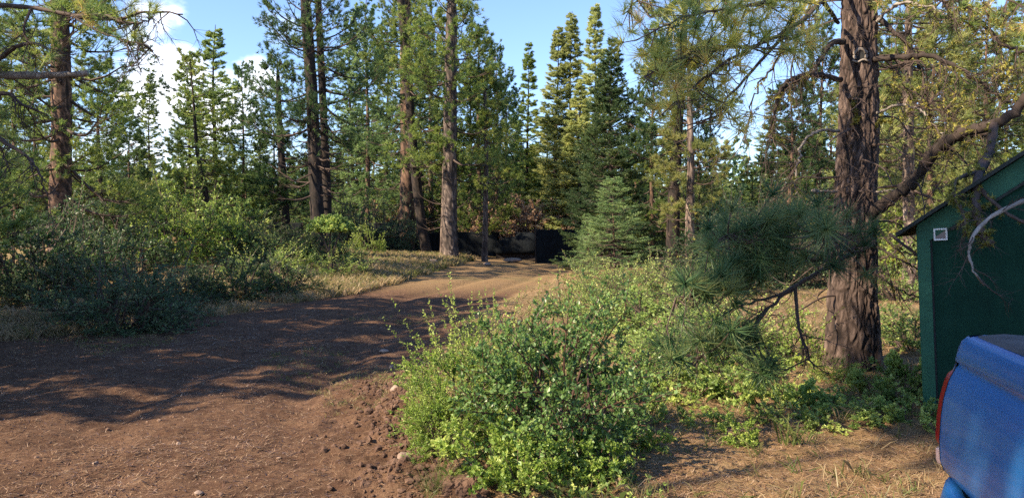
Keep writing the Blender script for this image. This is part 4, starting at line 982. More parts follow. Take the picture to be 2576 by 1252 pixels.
bough('upper_bough', [[(2130, -180, 8.6), (2080, -20, 7.8), (1990, 70, 7.2), (1890, 120, 6.8), (1780, 190, 6.5), (1700, 260, 6.3)],
                      [(2060, 10, 7.7), (1960, 0, 7.2), (1850, 20, 6.9), (1740, 40, 6.6), (1640, 80, 6.4)],
                      [(1990, 70, 7.2), (1900, 170, 7.0), (1820, 260, 6.8), (1780, 300, 6.7)],
                      [(1890, 120, 6.8), (1800, 120, 6.6), (1700, 150, 6.4), (1620, 190, 6.3)],
                      [(2080, -20, 7.8), (1980, -60, 7.2), (1850, -60, 6.9)]],
      [(1900, 60, 6.9, 60, 35, 20), (1800, 110, 6.6, 60, 35, 22), (1700, 130, 6.4, 50, 35, 16), (1640, 190, 6.3, 35, 35, 9), (1700, 60, 6.5, 60, 35, 12), (1820, 20, 6.8, 70, 30, 16), (1960, 20, 7.2, 50, 30, 12), (1990, 110, 7.2, 40, 30, 12),
       (1760, 230, 6.6, 45, 30, 13), (1830, 280, 6.8, 35, 25, 6), (1690, 280, 6.4, 30, 20, 5), (2040, 40, 7.6, 30, 30, 8)],
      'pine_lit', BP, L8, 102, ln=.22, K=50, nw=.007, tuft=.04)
bough('high_bough', [[(2160, -420, 8.8), (1960, -330, 8.4), (1760, -160, 8.0), (1640, -40, 7.8), (1580, 30, 7.7)], [(1760, -160, 8.0), (1800, -60, 7.9), (1840, 10, 7.8)]],
      [(1640, 10, 7.8, 45, 25, 12), (1720, -20, 7.9, 60, 25, 12), (1590, 60, 7.7, 25, 25, 6), (1850, -30, 7.9, 50, 30, 10)], 'pine', BP, L8, 103, ln=.20, K=60, nw=.005)
bough('right_bough', [[(2205, -150, 8.8), (2330, -100, 8.3), (2450, -40, 8.0), (2576, 20, 7.8)], [(2330, -100, 8.3), (2380, 10, 8.1), (2400, 60, 8.0)]],
      [(2330, 10, 8.2, 60, 30, 12), (2460, 30, 8.0, 60, 35, 12), (2576, 60, 7.8, 40, 40, 8), (2260, 20, 8.5, 30, 25, 5)], 'pine', BP, L8, 104, ln=.18, K=50, nw=.006)
# ================================================================== overhanging tree, left
def left_tree():
    foot = np.array([-9.2, 9.5, gz(-9.2, 9.5)])
    t = thing('overhanging_pine', 'near pine reaching in at the top left with a bare sawn limb', 'pine tree', tuple(foot))
    def loc(px, py, Y): return pt(px, py, Y) - foot
    g, Q, r = trunk([(0, 0, -.2), (.05, 0, 2), (0, .1, 4.5), (.1, .1, 7.0)], [.26, .22, .19, .1], 40, .06, pw=.09, ph=.25, depth=.02, seed=9)
    g.build('trunk', M['bark'], t, smooth=True)
    limb('bare_limb', [(-560, 250, 9.5), (-300, 205, 9.2), (-60, 190, 9.0), (60, 190, 9.0), (150, 189, 8.9), (222, 185, 8.9)], .055, .034, 'deadwood', t, loc, n=40, sides=10, wob=.004, seed=61)
    for q, pts in enumerate([[(-560, -80, 9.5), (-300, -30, 9.2), (-50, 8, 9), (80, 20, 8.9), (200, 42, 8.8), (300, 48, 8.7), (370, 30, 8.7), (460, 38, 8.6)],
                             [(180, 40, 8.8), (250, 80, 8.7), (310, 100, 8.6), (365, 115, 8.6), (385, 130, 8.5)],
                             [(-560, 300, 9.5), (-200, 260, 9.2), (0, 235, 9), (60, 265, 8.9), (120, 290, 8.8)],
                             [(-560, 380, 9.5), (-100, 330, 9), (30, 370, 8.8), (90, 420, 8.7), (110, 480, 8.7)],
                             [(-50, 200, 9), (20, 130, 8.8), (80, 110, 8.7), (130, 130, 8.6)]]):
        o_, P_ = limb('bare_limb', pts, .04 if q != 1 else .015, .008, 'twig', t, loc, n=34, sides=8, wob=.006, seed=70 + q)
        g = Geo(); side_twigs(g, np.random.RandomState(q), P_, 12, .5, .008, droop=-.5, tmin=.45); g.build('dead_twigs', M['twig'], t)
    bough('needled_limb', [[(200, 42, 8.8), (260, 40, 8.7), (330, 60, 8.6), (375, 50, 8.6)], [(80, 20, 8.9), (60, 80, 8.8), (90, 130, 8.7)], [(-40, 235, 9), (-20, 150, 8.9), (0, 90, 8.9)], [(0, 235, 9), (-10, 330, 8.9), (20, 420, 8.8)]],
          [(290, 40, 8.7, 40, 25, 14), (355, 20, 8.6, 25, 18, 7), (330, 90, 8.6, 25, 12, 6), (230, 10, 8.8, 40, 15, 8), (70, 90, 8.8, 35, 25, 9), (100, 130, 8.7, 25, 15, 5), (-10, 110, 8.9, 30, 40, 8), (20, 180, 8.9, 40, 15, 5), (10, 330, 8.9, 20, 30, 5), (40, 430, 8.8, 25, 25, 5)], 'pine', t, loc, 111, ln=.17, K=60, nw=.005)
left_tree()
# ================================================================== SHED
def bevel(o, w=.006, seg=2):
    m = o.modifiers.new('bevel', 'BEVEL'); m.width = w; m.segments = seg; m.limit_method = 'ANGLE'; return o
def shed():
    fx, fy = pt(2335, 575, 6.6)[0], 6.6
    z0 = gz(fx, fy) - .03
    t = thing('green_shed', 'small dark green painted shed with a sloping roof edge behind the blue truck', 'shed', (fx, fy, z0), R(-31))
    t.rotation_euler = (R(0), R(-2.6), R(-31))
    # local x along the gable wall (to the right), y back, z up.
    ez = CAMZ + (580 - 562) / FOC * 6.6 - z0          # top of wall at the corner
    sl = math.tan(R(33.5)); W_ = 2.4; D_ = 2.2; pk = ez + sl * W_ / 2
    g = Geo()                                         # gable wall as one solid prism
    v = [(0, 0, 0), (W_, 0, 0), (W_, 0, ez), (W_ / 2, 0, pk), (0, 0, ez)]; b = [(x, D_, z) for x, y, z in v]
    g.add(v + b, [(0, 4, 9, 5), (0, 5, 6, 1), (1, 6, 7, 2)]); g.F.append(np.array([[0, 1, 2, 3, 4]])); g.F.append(np.array([[9, 8, 7, 6, 5]]))
    g.F.append(np.array([[4, 3, 8, 9], [3, 2, 7, 8]]))
    g.build('wall', M['shed'], t)
    # roof slabs with overhang
    ov = .17
    for s_ in (0, 1):
        g = Geo(); th = .035
        xa, za = -ov * 1.0, ez - ov * sl; xb, zb = W_ / 2, pk
        pr = [(xa, za + .004), (xb, zb + .004), (xb, zb + .004 + th), (xa, za + .004 + th)]
        if s_: pr = [(W_ - x, z) for x, z in pr]
        v = [(x, -.16, z) for x, z in pr] + [(x, D_ + .16, z) for x, z in pr]
        g.add(v, [(0, 1, 2, 3), (7, 6, 5, 4), (0, 4, 5, 1), (1, 5, 6, 2), (2, 6, 7, 3), (3, 7, 4, 0)])
        g.build('roof', M['roofing'], t)
    # boards: corner boards, barge board below the roofline, lower trim line
    g = Geo(); box(g, (-.012, -.018, 0), (.085, .0, ez - .01)); box(g, (-.018, -.017, .0), (0, .1, ez - .03)); bevel(g.build('corner_board', M['shed_trim'], t), .004)
    g = Geo(); box(g, (.0852, -.012, 0), (.10, -.003, ez - .04)); g.build('painted_shadow_line', M['black'], t)  # black strip stands in for the shadow line beside the corner board
    for nm, off, w_, th, mt in (('barge_board', .004, .165, .020, 'shed_trim'), ('trim_strip', .17, .022, .032, 'roofing')):
        for s_ in (0, 1):
            g = Geo(); c = math.cos(R(33.5))
            xa, xb = (.0 if off < .1 else .245), W_ / 2
            pr = [(xa, ez + xa * sl - off / c), (xb, pk - off / c), (xb, pk - (off + w_) / c), (xa, ez + xa * sl - (off + w_) / c)]
            if s_: pr = [(W_ - x, z) for x, z in pr]
            v = [(x, -th, z) for x, z in pr] + [(x, -.001, z) for x, z in pr]
            g.add(v, [(0, 1, 2, 3), (7, 6, 5, 4), (0, 4, 5, 1), (1, 5, 6, 2), (2, 6, 7, 3), (3, 7, 4, 0)]); g.build(nm, M[mt], t)
    # little window
    c = np.array([.165, 0, ez - .10]); fr = Geo(); s1, s2 = .052, .038
    for lo, hi in (((-s1, -.03, s2), (s1, -.002, s1)), ((-s1, -.03, -s1), (s1, -.002, -s2)), ((-s1, -.029, -s2), (-s2, -.002, s2)), ((s2, -.029, -s2), (s1, -.002, s2))):
        box(fr, c + lo, c + hi)
    wo = bevel(fr.build('window', M['white'], t), .003)
    pn = Geo(); box(pn, c + (-s2, -.016, -s2), c + (s2, -.003, s2)); pn.build('pane', M['blueglass'], wo)
shed()
# ================================================================== PICKUP TRUCK (local +y = forward, x = right)
def truck():
    yaw = R(-105)
    C_ = np.array([1.95, 3.40]); rt = np.array([-.2588, -.9659])
    org = C_ + .93 * rt
    t = thing('pickup_truck', 'blue pickup truck at the right edge with its tail corner and narrow red light showing', 'pickup truck', (org[0], org[1], gz(org[0], org[1])), yaw)
    t.scale = (1, 1, 1.025)
    HW = .93
    # body section half profile: (x inset from HW, z)
    prof = [(.17, 1.232), (.145, 1.226), (.118, 1.206), (.088, 1.165), (.064, 1.118), (.074, 1.108), (.056, 1.097), (.030, 1.02), (.010, .90), (.0, .78), (.004, .66), (.02, .60), (.03, .50), (.06, .44)]
    PX = np.array([HW - a for a, b in prof]); PZ = np.array([b for a, b in prof])
    TPZ = [.62, .64, .68, .76, .86, .95, 1.03, 1.088, 1.122, 1.16, 1.205, 1.236]; TPY = [0, -.03, -.044, -.047, -.045, -.038, -.022, -.002, -.004, -.002, .004, .02]
    bul = lambda z: float(np.interp(z, TPZ, TPY))
    wz = lambda z: float(np.interp(z, PZ[::-1], PX[::-1])) - .102
    # rounded plan corner
    def loft_side(sgn, y0, y1, x_in=None, name='bed_side', y_round=.10):
        ys = [0.0, .004, .016, .036, .062, .10, .25, .5, .75, 1.0, 1.25, 1.5, 1.75, 1.95]; rows = []
        for y in ys:
            ins = y_round * (1 - math.sqrt(max(0, 1 - (1 - min(y / y_round, 1)) ** 2))) if y < y_round else 0
            rows.append([(sgn * (x - ins), y + bul(z) * max(0, 1 - y / .10), z) for x, z in zip(PX, PZ)])
        return ys, rows
    for sgn in (-1, 1):
        ys, rows = loft_side(sgn, 0, 1.95); n = len(prof)
        g = Geo(); A = np.array(rows); m = len(ys); In = A.copy(); In[..., 0] = sgn * .70; In[..., 1] = np.maximum(In[..., 1], .02)
        # wheel arch: drop faces near the wheel
        i = np.arange(m - 1)[:, None] * n; j = np.arange(n - 1)[None]
        F = np.stack([i + j, i + j + 1, i + n + j + 1, i + n + j], -1).reshape(-1, 4)
        if sgn > 0: F = F[:, ::-1]
        g.add(A, F)
        # inner wall, closing the panel
        g.add([(sgn * .70, .1, 1.23), (sgn * .70, 1.95, 1.23), (sgn * .70, 1.95, .6), (sgn * .70, .1, .6)], [(0, 1, 2, 3)])
        g.add([(sgn * .70, .02, 1.231), (sgn * .70, 1.95, 1.231), (sgn * .76, 1.95, 1.232), (sgn * .76, .10, 1.232), (sgn * .66, .02, 1.232)], [(0, 1, 2, 3, 4)])
        sd = g.build('bed_side', M['paint'], t, smooth=True)
        rl = Geo(); box(rl, (min(sgn * .70, sgn * .77), .40, 1.226), (max(sgn * .70, sgn * .77), 1.94, 1.25)); bevel(rl.build('rail_cap', M['plastic'], t), .008)
    # tailgate: face swept across the width, same section as the sides
    tp = [(1.232, .060), (1.236, .030), (1.226, .010), (1.205, .002), (1.16, -.004), (1.122, -.008), (1.110, .004), (1.100, .006), (1.088, -.002), (1.03, -.022), (.95, -.038), (.86, -.045), (.76, -.047), (.68, -.044), (.64, -.03), (.62, .0)]
    xs = np.linspace(-.735, .735, 31); g = Geo()
    A = np.array([[(x / .735 * (wz(z) if z > .5 else .8), y, z) for z, y in tp] for x in xs]); n = len(tp); m = len(xs)
    i = np.arange(m - 1)[:, None] * n; j = np.arange(n - 1)[None]
    F = np.stack([i + j, i + j + 1, i + n + j + 1, i + n + j], -1).reshape(-1, 4)
    g.add(A, F)
    for k in (0, m - 1):
        e = A[k]; b = e.copy(); b[:, 1] = .09; jj = np.arange(n - 1)
        g.add(np.concatenate([e, b]), np.stack([jj, jj + 1, n + jj + 1, n + jj], -1))
    g.add([(-.72, .09, .62), (.72, .09, .62), (.655, .09, 1.232), (-.655, .09, 1.232)], [(0, 1, 2, 3)])
    tg = g.build('tailgate', M['paint'], t, smooth=True)
    # faded plastic cap on the tailgate top, and the handle recess
    g = Geo(); cp = [(.035, 1.238), (.05, 1.252), (.14, 1.262), (.235, 1.258), (.245, 1.235)]
    A = np.array([[(x * .90, y, z - .012 * abs(x / .735) ** 3) for y, z in cp] for x in xs]); n = len(cp)
    i = np.arange(m - 1)[:, None] * n; j = np.arange(n - 1)[None]
    g.add(A, np.stack([i + j, i + n + j, i + n + j + 1, i + j + 1], -1).reshape(-1, 4)); g.F.append(np.array([[0, 1, 2, 3, 4]])); g.F.append(np.array([np.arange(5)[::-1] + (m - 1) * n]))
    g.build('tailgate_cap', M['plastic'], tg, smooth=True)
    # dark bed liner lip and floor
    g = Geo(); box(g, (-.775, .25, 1.225), (.775, .29, 1.275)); bevel(g.build('liner_lip', M['black'], t), .01)
    g = Geo(); box(g, (-.80, .10, .70), (.80, 1.95, .74)); box(g, (-.80, 1.90, .74), (.80, 1.95, 1.23)); g.build('bed_floor', M['black'], t)
    # tail lights
    for sgn in (-1, 1):
        zz = np.linspace(.655, 1.088, 16)
        g = Geo(); g2 = Geo()
        us = np.linspace(0, 1, 11)
        def surf(u, z, off):
            x = np.interp(z, PZ[::-1], PX[::-1]); r_ = .10
            a = min(u / .85, 1) * PI / 2; xx = x - r_ + r_ * math.sin(a); yy = r_ - r_ * math.cos(a)
            if u > .85: yy += (u - .85) / .15 * .02
            return (sgn * (xx + math.sin(a) * off), yy - math.cos(a) * off + bul(z) * max(0, 1 - yy / .10), z)
        for gg, za, zb in ((g, .735, 1.088), (g2, .655, .732)):
            z_ = np.linspace(za, zb, 12)
            A = np.array([[surf(u, z, .014 if 0 < q < 11 and 0 < k < 10 else -.004) for k, u in enumerate(us)] for q, z in enumerate(z_)]); n = len(us)
            i = np.arange(len(z_) - 1)[:, None] * n; j = np.arange(n - 1)[None]
            F = np.stack([i + j, i + j + 1, i + n + j + 1, i + n + j], -1).reshape(-1, 4)
            if sgn < 0: F = F[:, ::-1]
            gg.add(A, F)
        tl = g.build('tail_light', M['redlens'], t, smooth=True); g2.build('reverse_lens', M['paleLens'], tl, smooth=True)
        g = Geo(); zq = np.linspace(.64, 1.222, 24); tube(g, [(sgn * (wz(z) + .001), bul(z) + .001, z) for z in zq], .0035, 6); g.build('panel_gap', M['black'], t)
    # bumper
    g = Geo(); bp = [(-.02, .60), (-.055, .622), (-.085, .605), (-.10, .55), (-.095, .46), (-.07, .42), (-.02, .43)]
    xs2 = np.linspace(-.915, .915, 31); A = np.array([[(x, y + .14 * abs(x / .93) ** 6, z) for y, z in bp] for x in xs2]); n = len(bp); m = len(xs2)
    i = np.arange(m - 1)[:, None] * n; j = np.arange(n - 1)[None]
    g.add(A, np.stack([i + j, i + j + 1, i + n + j + 1, i + n + j], -1).reshape(-1, 4)[:, ::1]); g.F.append(np.array([np.arange(n)])); g.F.append(np.array([np.arange(n)[::-1] + (m - 1) * n]))
    g.build('bumper', M['paint'], t, smooth=True)
    # cab, hood and glass as closed lofts
    def loft(sections, name, mat, par=t, smooth=False):
        g = Geo(); A = np.array(sections); m, n = A.shape[:2]
        i = np.arange(m - 1)[:, None] * n; j = np.arange(n)[None]; k = (j + 1) % n
        g.add(A, np.stack([i + j, i + k, i + n + k, i + n + j], -1).reshape(-1, 4)); g.F.append(np.array([np.arange(n)[::-1]])); g.F.append(np.array([np.arange(n) + (m - 1) * n]))
        return bevel(g.build(name, M[mat], par, smooth), .015, 3)
    def sec(y, zt, hwT, zb=.42, hwB=.91): return [(-hwB, y, zb), (hwB, y, zb), (hwB + .02, y, .85), (hwT + .02 if zt > 1.25 else hwT, y, min(zt, 1.12)), (hwT, y, zt), (-hwT, y, zt), (-hwT - .02 if zt > 1.25 else -hwT, y, min(zt, 1.12)), (-hwB - .02, y, .85)]
    loft([sec(1.98, 1.13, .88), sec(3.7, 1.13, .88), sec(5.15, 1.02, .82), sec(5.3, .85, .78)], 'body', 'paint')
    loft([[(-.84, 1.99, 1.13), (.84, 1.99, 1.13), (.66, 2.12, 1.74), (-.66, 2.12, 1.74)], [(-.84, 2.6, 1.13), (.84, 2.6, 1.13), (.66, 2.6, 1.78), (-.66, 2.6, 1.78)], [(-.84, 3.75, 1.13), (.84, 3.75, 1.13), (.64, 3.15, 1.74), (-.64, 3.15, 1.74)]], 'cab', 'paint')
    for nm, q in (('rear_window', [(-.68, 2.000, 1.24), (.68, 2.000, 1.24), (.60, 2.085, 1.66), (-.60, 2.085, 1.66)]), ('windscreen', [(-.74, 3.64, 1.20), (.74, 3.64, 1.20), (.60, 3.24, 1.68), (-.60, 3.24, 1.68)])):
        g = Geo(); off = np.array([0, -.012 if nm == 'rear_window' else .03, .01]); v = np.array(q); g.add(np.concatenate([v, v + off]), [(0, 1, 2, 3), (7, 6, 5, 4), (0, 4, 5, 1), (1, 5, 6, 2), (2, 6, 7, 3), (3, 7, 4, 0)]); g.build(nm, M['glass'], t)
    for sgn in (-1, 1):
        g = Geo(); v = np.array([(sgn * .825, 2.25, 1.22), (sgn * .825, 3.45, 1.22), (sgn * .70, 3.1, 1.66), (sgn * .70, 2.25, 1.68)]); off = np.array([sgn * .012, 0, .004])
        g.add(np.concatenate([v, v + off]), [(0, 1, 2, 3), (7, 6, 5, 4), (0, 4, 5, 1), (1, 5, 6, 2), (2, 6, 7, 3), (3, 7, 4, 0)]); g.build('side_window', M['glass'], t)
        g = Geo(); box(g, (sgn * .90 - .09, 3.45, 1.2), (sgn * .90 + .09, 3.55, 1.36)); bevel(g.build('mirror', M['plastic'], t), .02)
        g = Geo(); box(g, (min(sgn * .5, sgn * .74), 5.25, .72), (max(sgn * .5, sgn * .74), 5.32, .86)); bevel(g.build('headlight', M['white'], t), .01)
        for yw in (.95, 4.45):
            w_ = thing('wheel', '', ''); 
            for k_ in ('label', 'category'): del w_[k_]
            w_.parent = t; w_.location = (sgn * .80, yw, .37)
            g = Geo(); a = np.linspace(0, 2 * PI, 41)[:-1]; pr = [(.10, .25), (.125, .30), (.125, .345), (.10, .37), (-.10, .37), (-.125, .345), (-.125, .30), (-.10, .25)]
            A = np.array([[(px_, r_ * math.cos(q), r_ * math.sin(q)) for px_, r_ in pr] for q in a]); n = len(pr); i = np.arange(40)[:, None] * n; ii = ((np.arange(40) + 1) % 40)[:, None] * n; j = np.arange(n)[None]; k = (j + 1) % n
            g.add(A, np.stack([i + j, i + k, ii + k, ii + j], -1).reshape(-1, 4)); g.build('tyre', M['black'], w_, smooth=True)
            g = Geo(); A = np.array([[(sgn * px_, r_ * math.cos(q), r_ * math.sin(q)) for px_, r_ in [(-.09, .25), (.09, .25), (.10, .24), (.06, .19), (.07, .08), (.10, .05), (.10, .005)]] for q in a]); n = 7; j = np.arange(6)[None]
            i = np.arange(40)[:, None] * n; ii = ((np.arange(40) + 1) % 40)[:, None] * n
            g.add(A, np.stack([i + j, i + j + 1, ii + j + 1, ii + j], -1).reshape(-1, 4)); g.build('rim', M['chrome'], w_, smooth=True)
truck()
# ================================================================== black shade-cloth screens
def screen(x0p, x1p, Y0, Y1, top, label, seed, sag=.03, name='shade_cloth_screen', cat='screen'):
    a = pt(x0p, 600, Y0); b = pt(x1p, 600, Y1); w = float(np.hypot(b[0] - a[0], b[1] - a[1]))
    z0 = gz(a[0], a[1]); h = CAMZ + (580 - top) / FOC * Y0 - z0
    t = thing(name, label, cat, (a[0], a[1], z0), math.atan2(b[1] - a[1], b[0] - a[0]))
    nx_, nz_ = 60, 30; X, Z_ = np.meshgrid(np.linspace(0, w, nx_), np.linspace(-.1, h, nz_))
    Yd = .04 * fbm(X * 1.6 + seed, Z_ * .9, 3, seed) + .02 * np.sin(X * 5 + seed) ; Zz = Z_ - sag * (Z_ / h) * (.5 + vn(X * 1.2, X * 0, seed)) * np.sin(PI * X / w)
    g = Geo(); i = np.arange(nz_ - 1)[:, None] * nx_; j = np.arange(nx_ - 1)[None]
    Fq = np.stack([i + j, i + j + 1, i + nx_ + j + 1, i + nx_ + j], -1).reshape(-1, 4)
    g.add(np.stack([X, Yd, Zz], -1), Fq); o_ = g.build('cloth', M['net'], t, smooth=True)
    m = o_.modifiers.new('solid', 'SOLIDIFY'); m.thickness = .012
    for x in np.linspace(.0, w, max(2, int(w / 1.6) + 1)):
        g = Geo(); tube(g, [(x, .14, -.1), (x, .14, h + .03)], .035, 8); g.build('post', M['bark_dark'], t)
    g = Geo(); tube(g, [(0, .14, h - .02), (w, .14, h - .02)], .02, 6); g.build('rail', M['bark_dark'], t)
screen(1150, 1248, 42, 42, 583, 'black cloth screen showing between the large pale trunk and the slim pine', 1)
screen(1350, 1500, 38.5, 39.5, 577, 'black cloth screen right of the opening, ending behind the young fir', 2)
screen(1232, 1350, 45, 45, 583, 'black cloth screen set back behind the gap with a low dark mound before it', 3)
screen(885, 1010, 43, 42, 560, 'dark cloth screen behind the pale shrub, left of the stout pine', 4)
screen(600, 760, 44, 44, 560, 'long dark screen low behind the shaded pines on the left', 5)
screen(1035, 1120, 43, 43, 585, 'dark screen filling the gap between the leaning and pale-barked pines', 6)
def tarp_mound():
    p = pt(1298, 600, 42.5); t = thing('covered_load', 'low flat-topped load under a black tarpaulin in the opening between two dark screens', 'covered load', (p[0], 42.5, gz(p[0], 42.5)))
    u = np.linspace(0, 2 * PI, 41)[:-1]; ph = np.linspace(0, PI / 2, 12); rows = []
    for q, f in enumerate(ph):
        c = max(math.cos(f), 0) ** .22; s_ = math.sin(f) ** .8
        rows.append([(1.3 * c * np.sign(math.cos(a)) * abs(math.cos(a)) ** .5, .8 * c * np.sign(math.sin(a)) * abs(math.sin(a)) ** .5, .32 + (.95 + .22 * math.cos(a)) * s_ + .05 * vn(q * .7, a * 3)) for a in u])
    A = np.array(rows); n = 40; i = np.arange(11)[:, None] * n; j = np.arange(n)[None]; k = (j + 1) % n
    g = Geo(); g.add(A, np.stack([i + j, i + k, i + n + k, i + n + j], -1).reshape(-1, 4)); g.F.append(np.array([np.arange(n)[::-1]])); g.build('tarpaulin', M['net'], t, smooth=True)
    g = Geo(); box(g, (-1.1, -.6, -.05), (1.1, .6, .36)); g.build('pallet', M['bark_dark'], t)
tarp_mound()
# ================================================================== stones
def rock(seed, flat=.7, sub_=3):
    import bmesh
    bm = bmesh.new(); bmesh.ops.create_icosphere(bm, subdivisions=sub_, radius=1)
    V = np.array([v.co[:] for v in bm.verts]); rs = np.random.RandomState(seed)
    for _ in range(9):
        n = unit(rs.randn(3)); d = .62 + .25 * rs.rand(); k = V @ n; V = V - np.outer(np.maximum(k - d, 0) * .85, n)
    V *= (1 + .12 * vn(V[:, 0] * 3 + 9, V[:, 1] * 3 + V[:, 2] * 2 + 9, seed))[:, None]; V[:, 2] *= flat
    F = np.array([[v.index for v in f.verts] for f in bm.faces]); bm.free()
    return V, F
def stone(px, py, w, label, seed, mat='stone', flat=.7, tall=1.0):
    p = ground_at(px, py); V, F = rock(seed, flat); g = Geo(); g.add(V * w / 2 * np.array([1, .8, tall]), F); o_ = g.build('stone', M[mat], None, smooth=True)
    o_.location = (p[0], p[1], gz(p[0], p[1]) + w * .1); o_.rotation_euler = (0, 0, seed); tag(o_, label, 'stone')
stone(1018, 1160, .14, 'rounded brown stone at the edge of the bright bush', 1)
stone(1062, 1120, .10, 'small stone tucked under the bright bush', 2)
stone(450, 1123, .045, 'small orange pebble alone on the lit track', 3, flat=.8)
stone(240, 1165, .05, 'small grey-brown stone on the lower left track', 4)
stone(985, 925, .10, 'small dark stone on the shaded track edge near the bank', 5)
stone(965, 885, .16, 'flat pale stone lying in a streak of sun on the track', 6, flat=.35)
stone(1290, 660, 1.1, 'long flat pale slab at the far end of the track', 7, flat=.22)
stone(1225, 668, .5, 'pale stone at the foot of the slim pine', 8, flat=.4)
stone(1000, 985, .16, 'brown lump of stone on the crumbled bank', 9)
stone(1085, 668, .6, 'grey boulder between the leaning and pale-barked pines', 10, flat=.8)
stone(500, 1245, .08, 'half-buried dark stone at the bottom edge', 11, flat=.4)
# broken soil along the bank
def scatter_lumps(n, fx, size, name, label, mat, seed, cat='soil'):
    rs = np.random.RandomState(seed); g = Geo(); base = [rock(s_ + 50, .8, 1) for s_ in range(4)]
    X, Yv = fx(rs, n); Zv = H(X, Yv) + micro(X, Yv); sz = size * np.exp(rs.randn(n) * .6); sz = np.minimum(sz, size * 3.2)
    for k in range(4):
        Vb, Fb = base[k]; q = np.arange(n)[k::4]; m = len(q); a = rs.rand(m) * 6.28; ca, sa = np.cos(a), np.sin(a)
        W_ = Vb[None] * sz[q][:, None, None] * (.6 + .8 * rs.rand(m, 1, 3))
        Vx = W_[..., 0] * ca[:, None] - W_[..., 1] * sa[:, None] + X[q][:, None]; Vy = W_[..., 0] * sa[:, None] + W_[..., 1] * ca[:, None] + Yv[q][:, None]
        Vv = np.stack([Vx, Vy, W_[..., 2] + (Zv[q] + sz[q] * .2)[:, None]], -1)
        g.add(Vv, (Fb[None] + (np.arange(m) * len(Vb))[:, None, None]).reshape(-1, 3), np.repeat(rs.rand(m), len(Vb)))
    return tag(g.build(name, M[mat], None), label, cat, kind='stuff')
def bank(rs, n):
    Y_ = 4.2 + 4.2 * rs.rand(n) ** 1.6; X_ = xr(Y_) - .10 + rs.randn(n) * .26; k = rs.rand(n) < .15 + 2.5 * np.clip(vn(X_ * 2.5, Y_ * 2.5, 61) + .1, 0, 1); X_ = np.where(k, X_, xr(Y_) - .05 + rs.randn(n) * .05); return X_, Y_
scatter_lumps(4200, bank, .013, 'soil_clods', 'broken reddish clods along the crumbled bank beside the bushes', 'clod', 1)
def trk(rs, n):
    Y_ = 4.3 + 16 * rs.rand(n) ** 1.8; X_ = -1 + (xl(Y_) + 1) * rs.rand(n); X_ = np.maximum(X_, -.72 * Y_ - 1); return X_, Y_
scatter_lumps(4500, trk, .006, 'gravel', 'small grit and pebbles strewn over the dirt track', 'soil', 2, 'gravel')
# ================================================================== litter and grass
def straw(n, fx, ln, w, seed, name, label, mat='straw'):
    rs = np.random.RandomState(seed); X, Yv = fx(rs, n); Z_ = H(X, Yv) + micro(X, Yv) + .004
    a = rs.rand(n) * 6.28; L_ = ln * (.4 + .9 * rs.rand(n)); D = np.stack([np.cos(a), np.sin(a), rs.randn(n) * .12 + .06], -1)
    P = np.stack([X, Yv, Z_], -1); s_ = np.stack([-np.sin(a), np.cos(a), np.zeros(n)], -1) * (w * .5 * np.maximum(1, Yv / 6))[:, None]
    V = np.stack([P - s_, P + s_, P + D * L_[:, None]], 1); g = Geo(); g.add(V, np.arange(n * 3).reshape(-1, 3), np.repeat(rs.rand(n), 3))
    return tag(g.build(name, M[mat], None), label, 'litter', kind='stuff')
def wide(y0, y1, p=1.6, x0=None, x1=None, keep=None):
    def f(rs, n):
        X = np.zeros(0); Y = np.zeros(0)
        while len(X) < n:
            y = y0 + (y1 - y0) * rs.rand(n * 2) ** p; x = (rs.rand(n * 2) * 2 - 1) * (.70 * y + .5)
            k = np.ones(len(x), bool) if keep is None else keep(rs, x, y)
            X = np.concatenate([X, x[k]]); Y = np.concatenate([Y, y[k]])
        return X[:n], Y[:n]
    return f
offroad = lambda rs, x, y: rs.rand(len(x)) < (1 - road(x, y))
patch = lambda rs, x, y: (rs.rand(len(x)) < .25 + 1.2 * np.clip(vn(x * 1.3, y * 1.3, 31) + .1, 0, 1))
straw(70000, wide(4.0, 16, 1.7, keep=patch), .07, .0035, 1, 'pine_litter', 'dry needles and bark scraps scattered over the track and ground')
straw(90000, wide(4.0, 26, 1.5, keep=offroad), .11, .004, 2, 'needle_litter', 'thick golden fallen needles on the ground right and left of the track')
M['chip'] = foliage('dark_bark_chips', [(0, (.02, .012, .008)), (.6, (.05, .03, .02)), (1, (.12, .08, .055))], trans=.0, gain=1.)
straw(16000, wide(4.0, 16, 1.6, keep=patch), .045, .012, 5, 'bark_chips', 'dark bark chips and rotted scraps strewn over the track', 'chip')
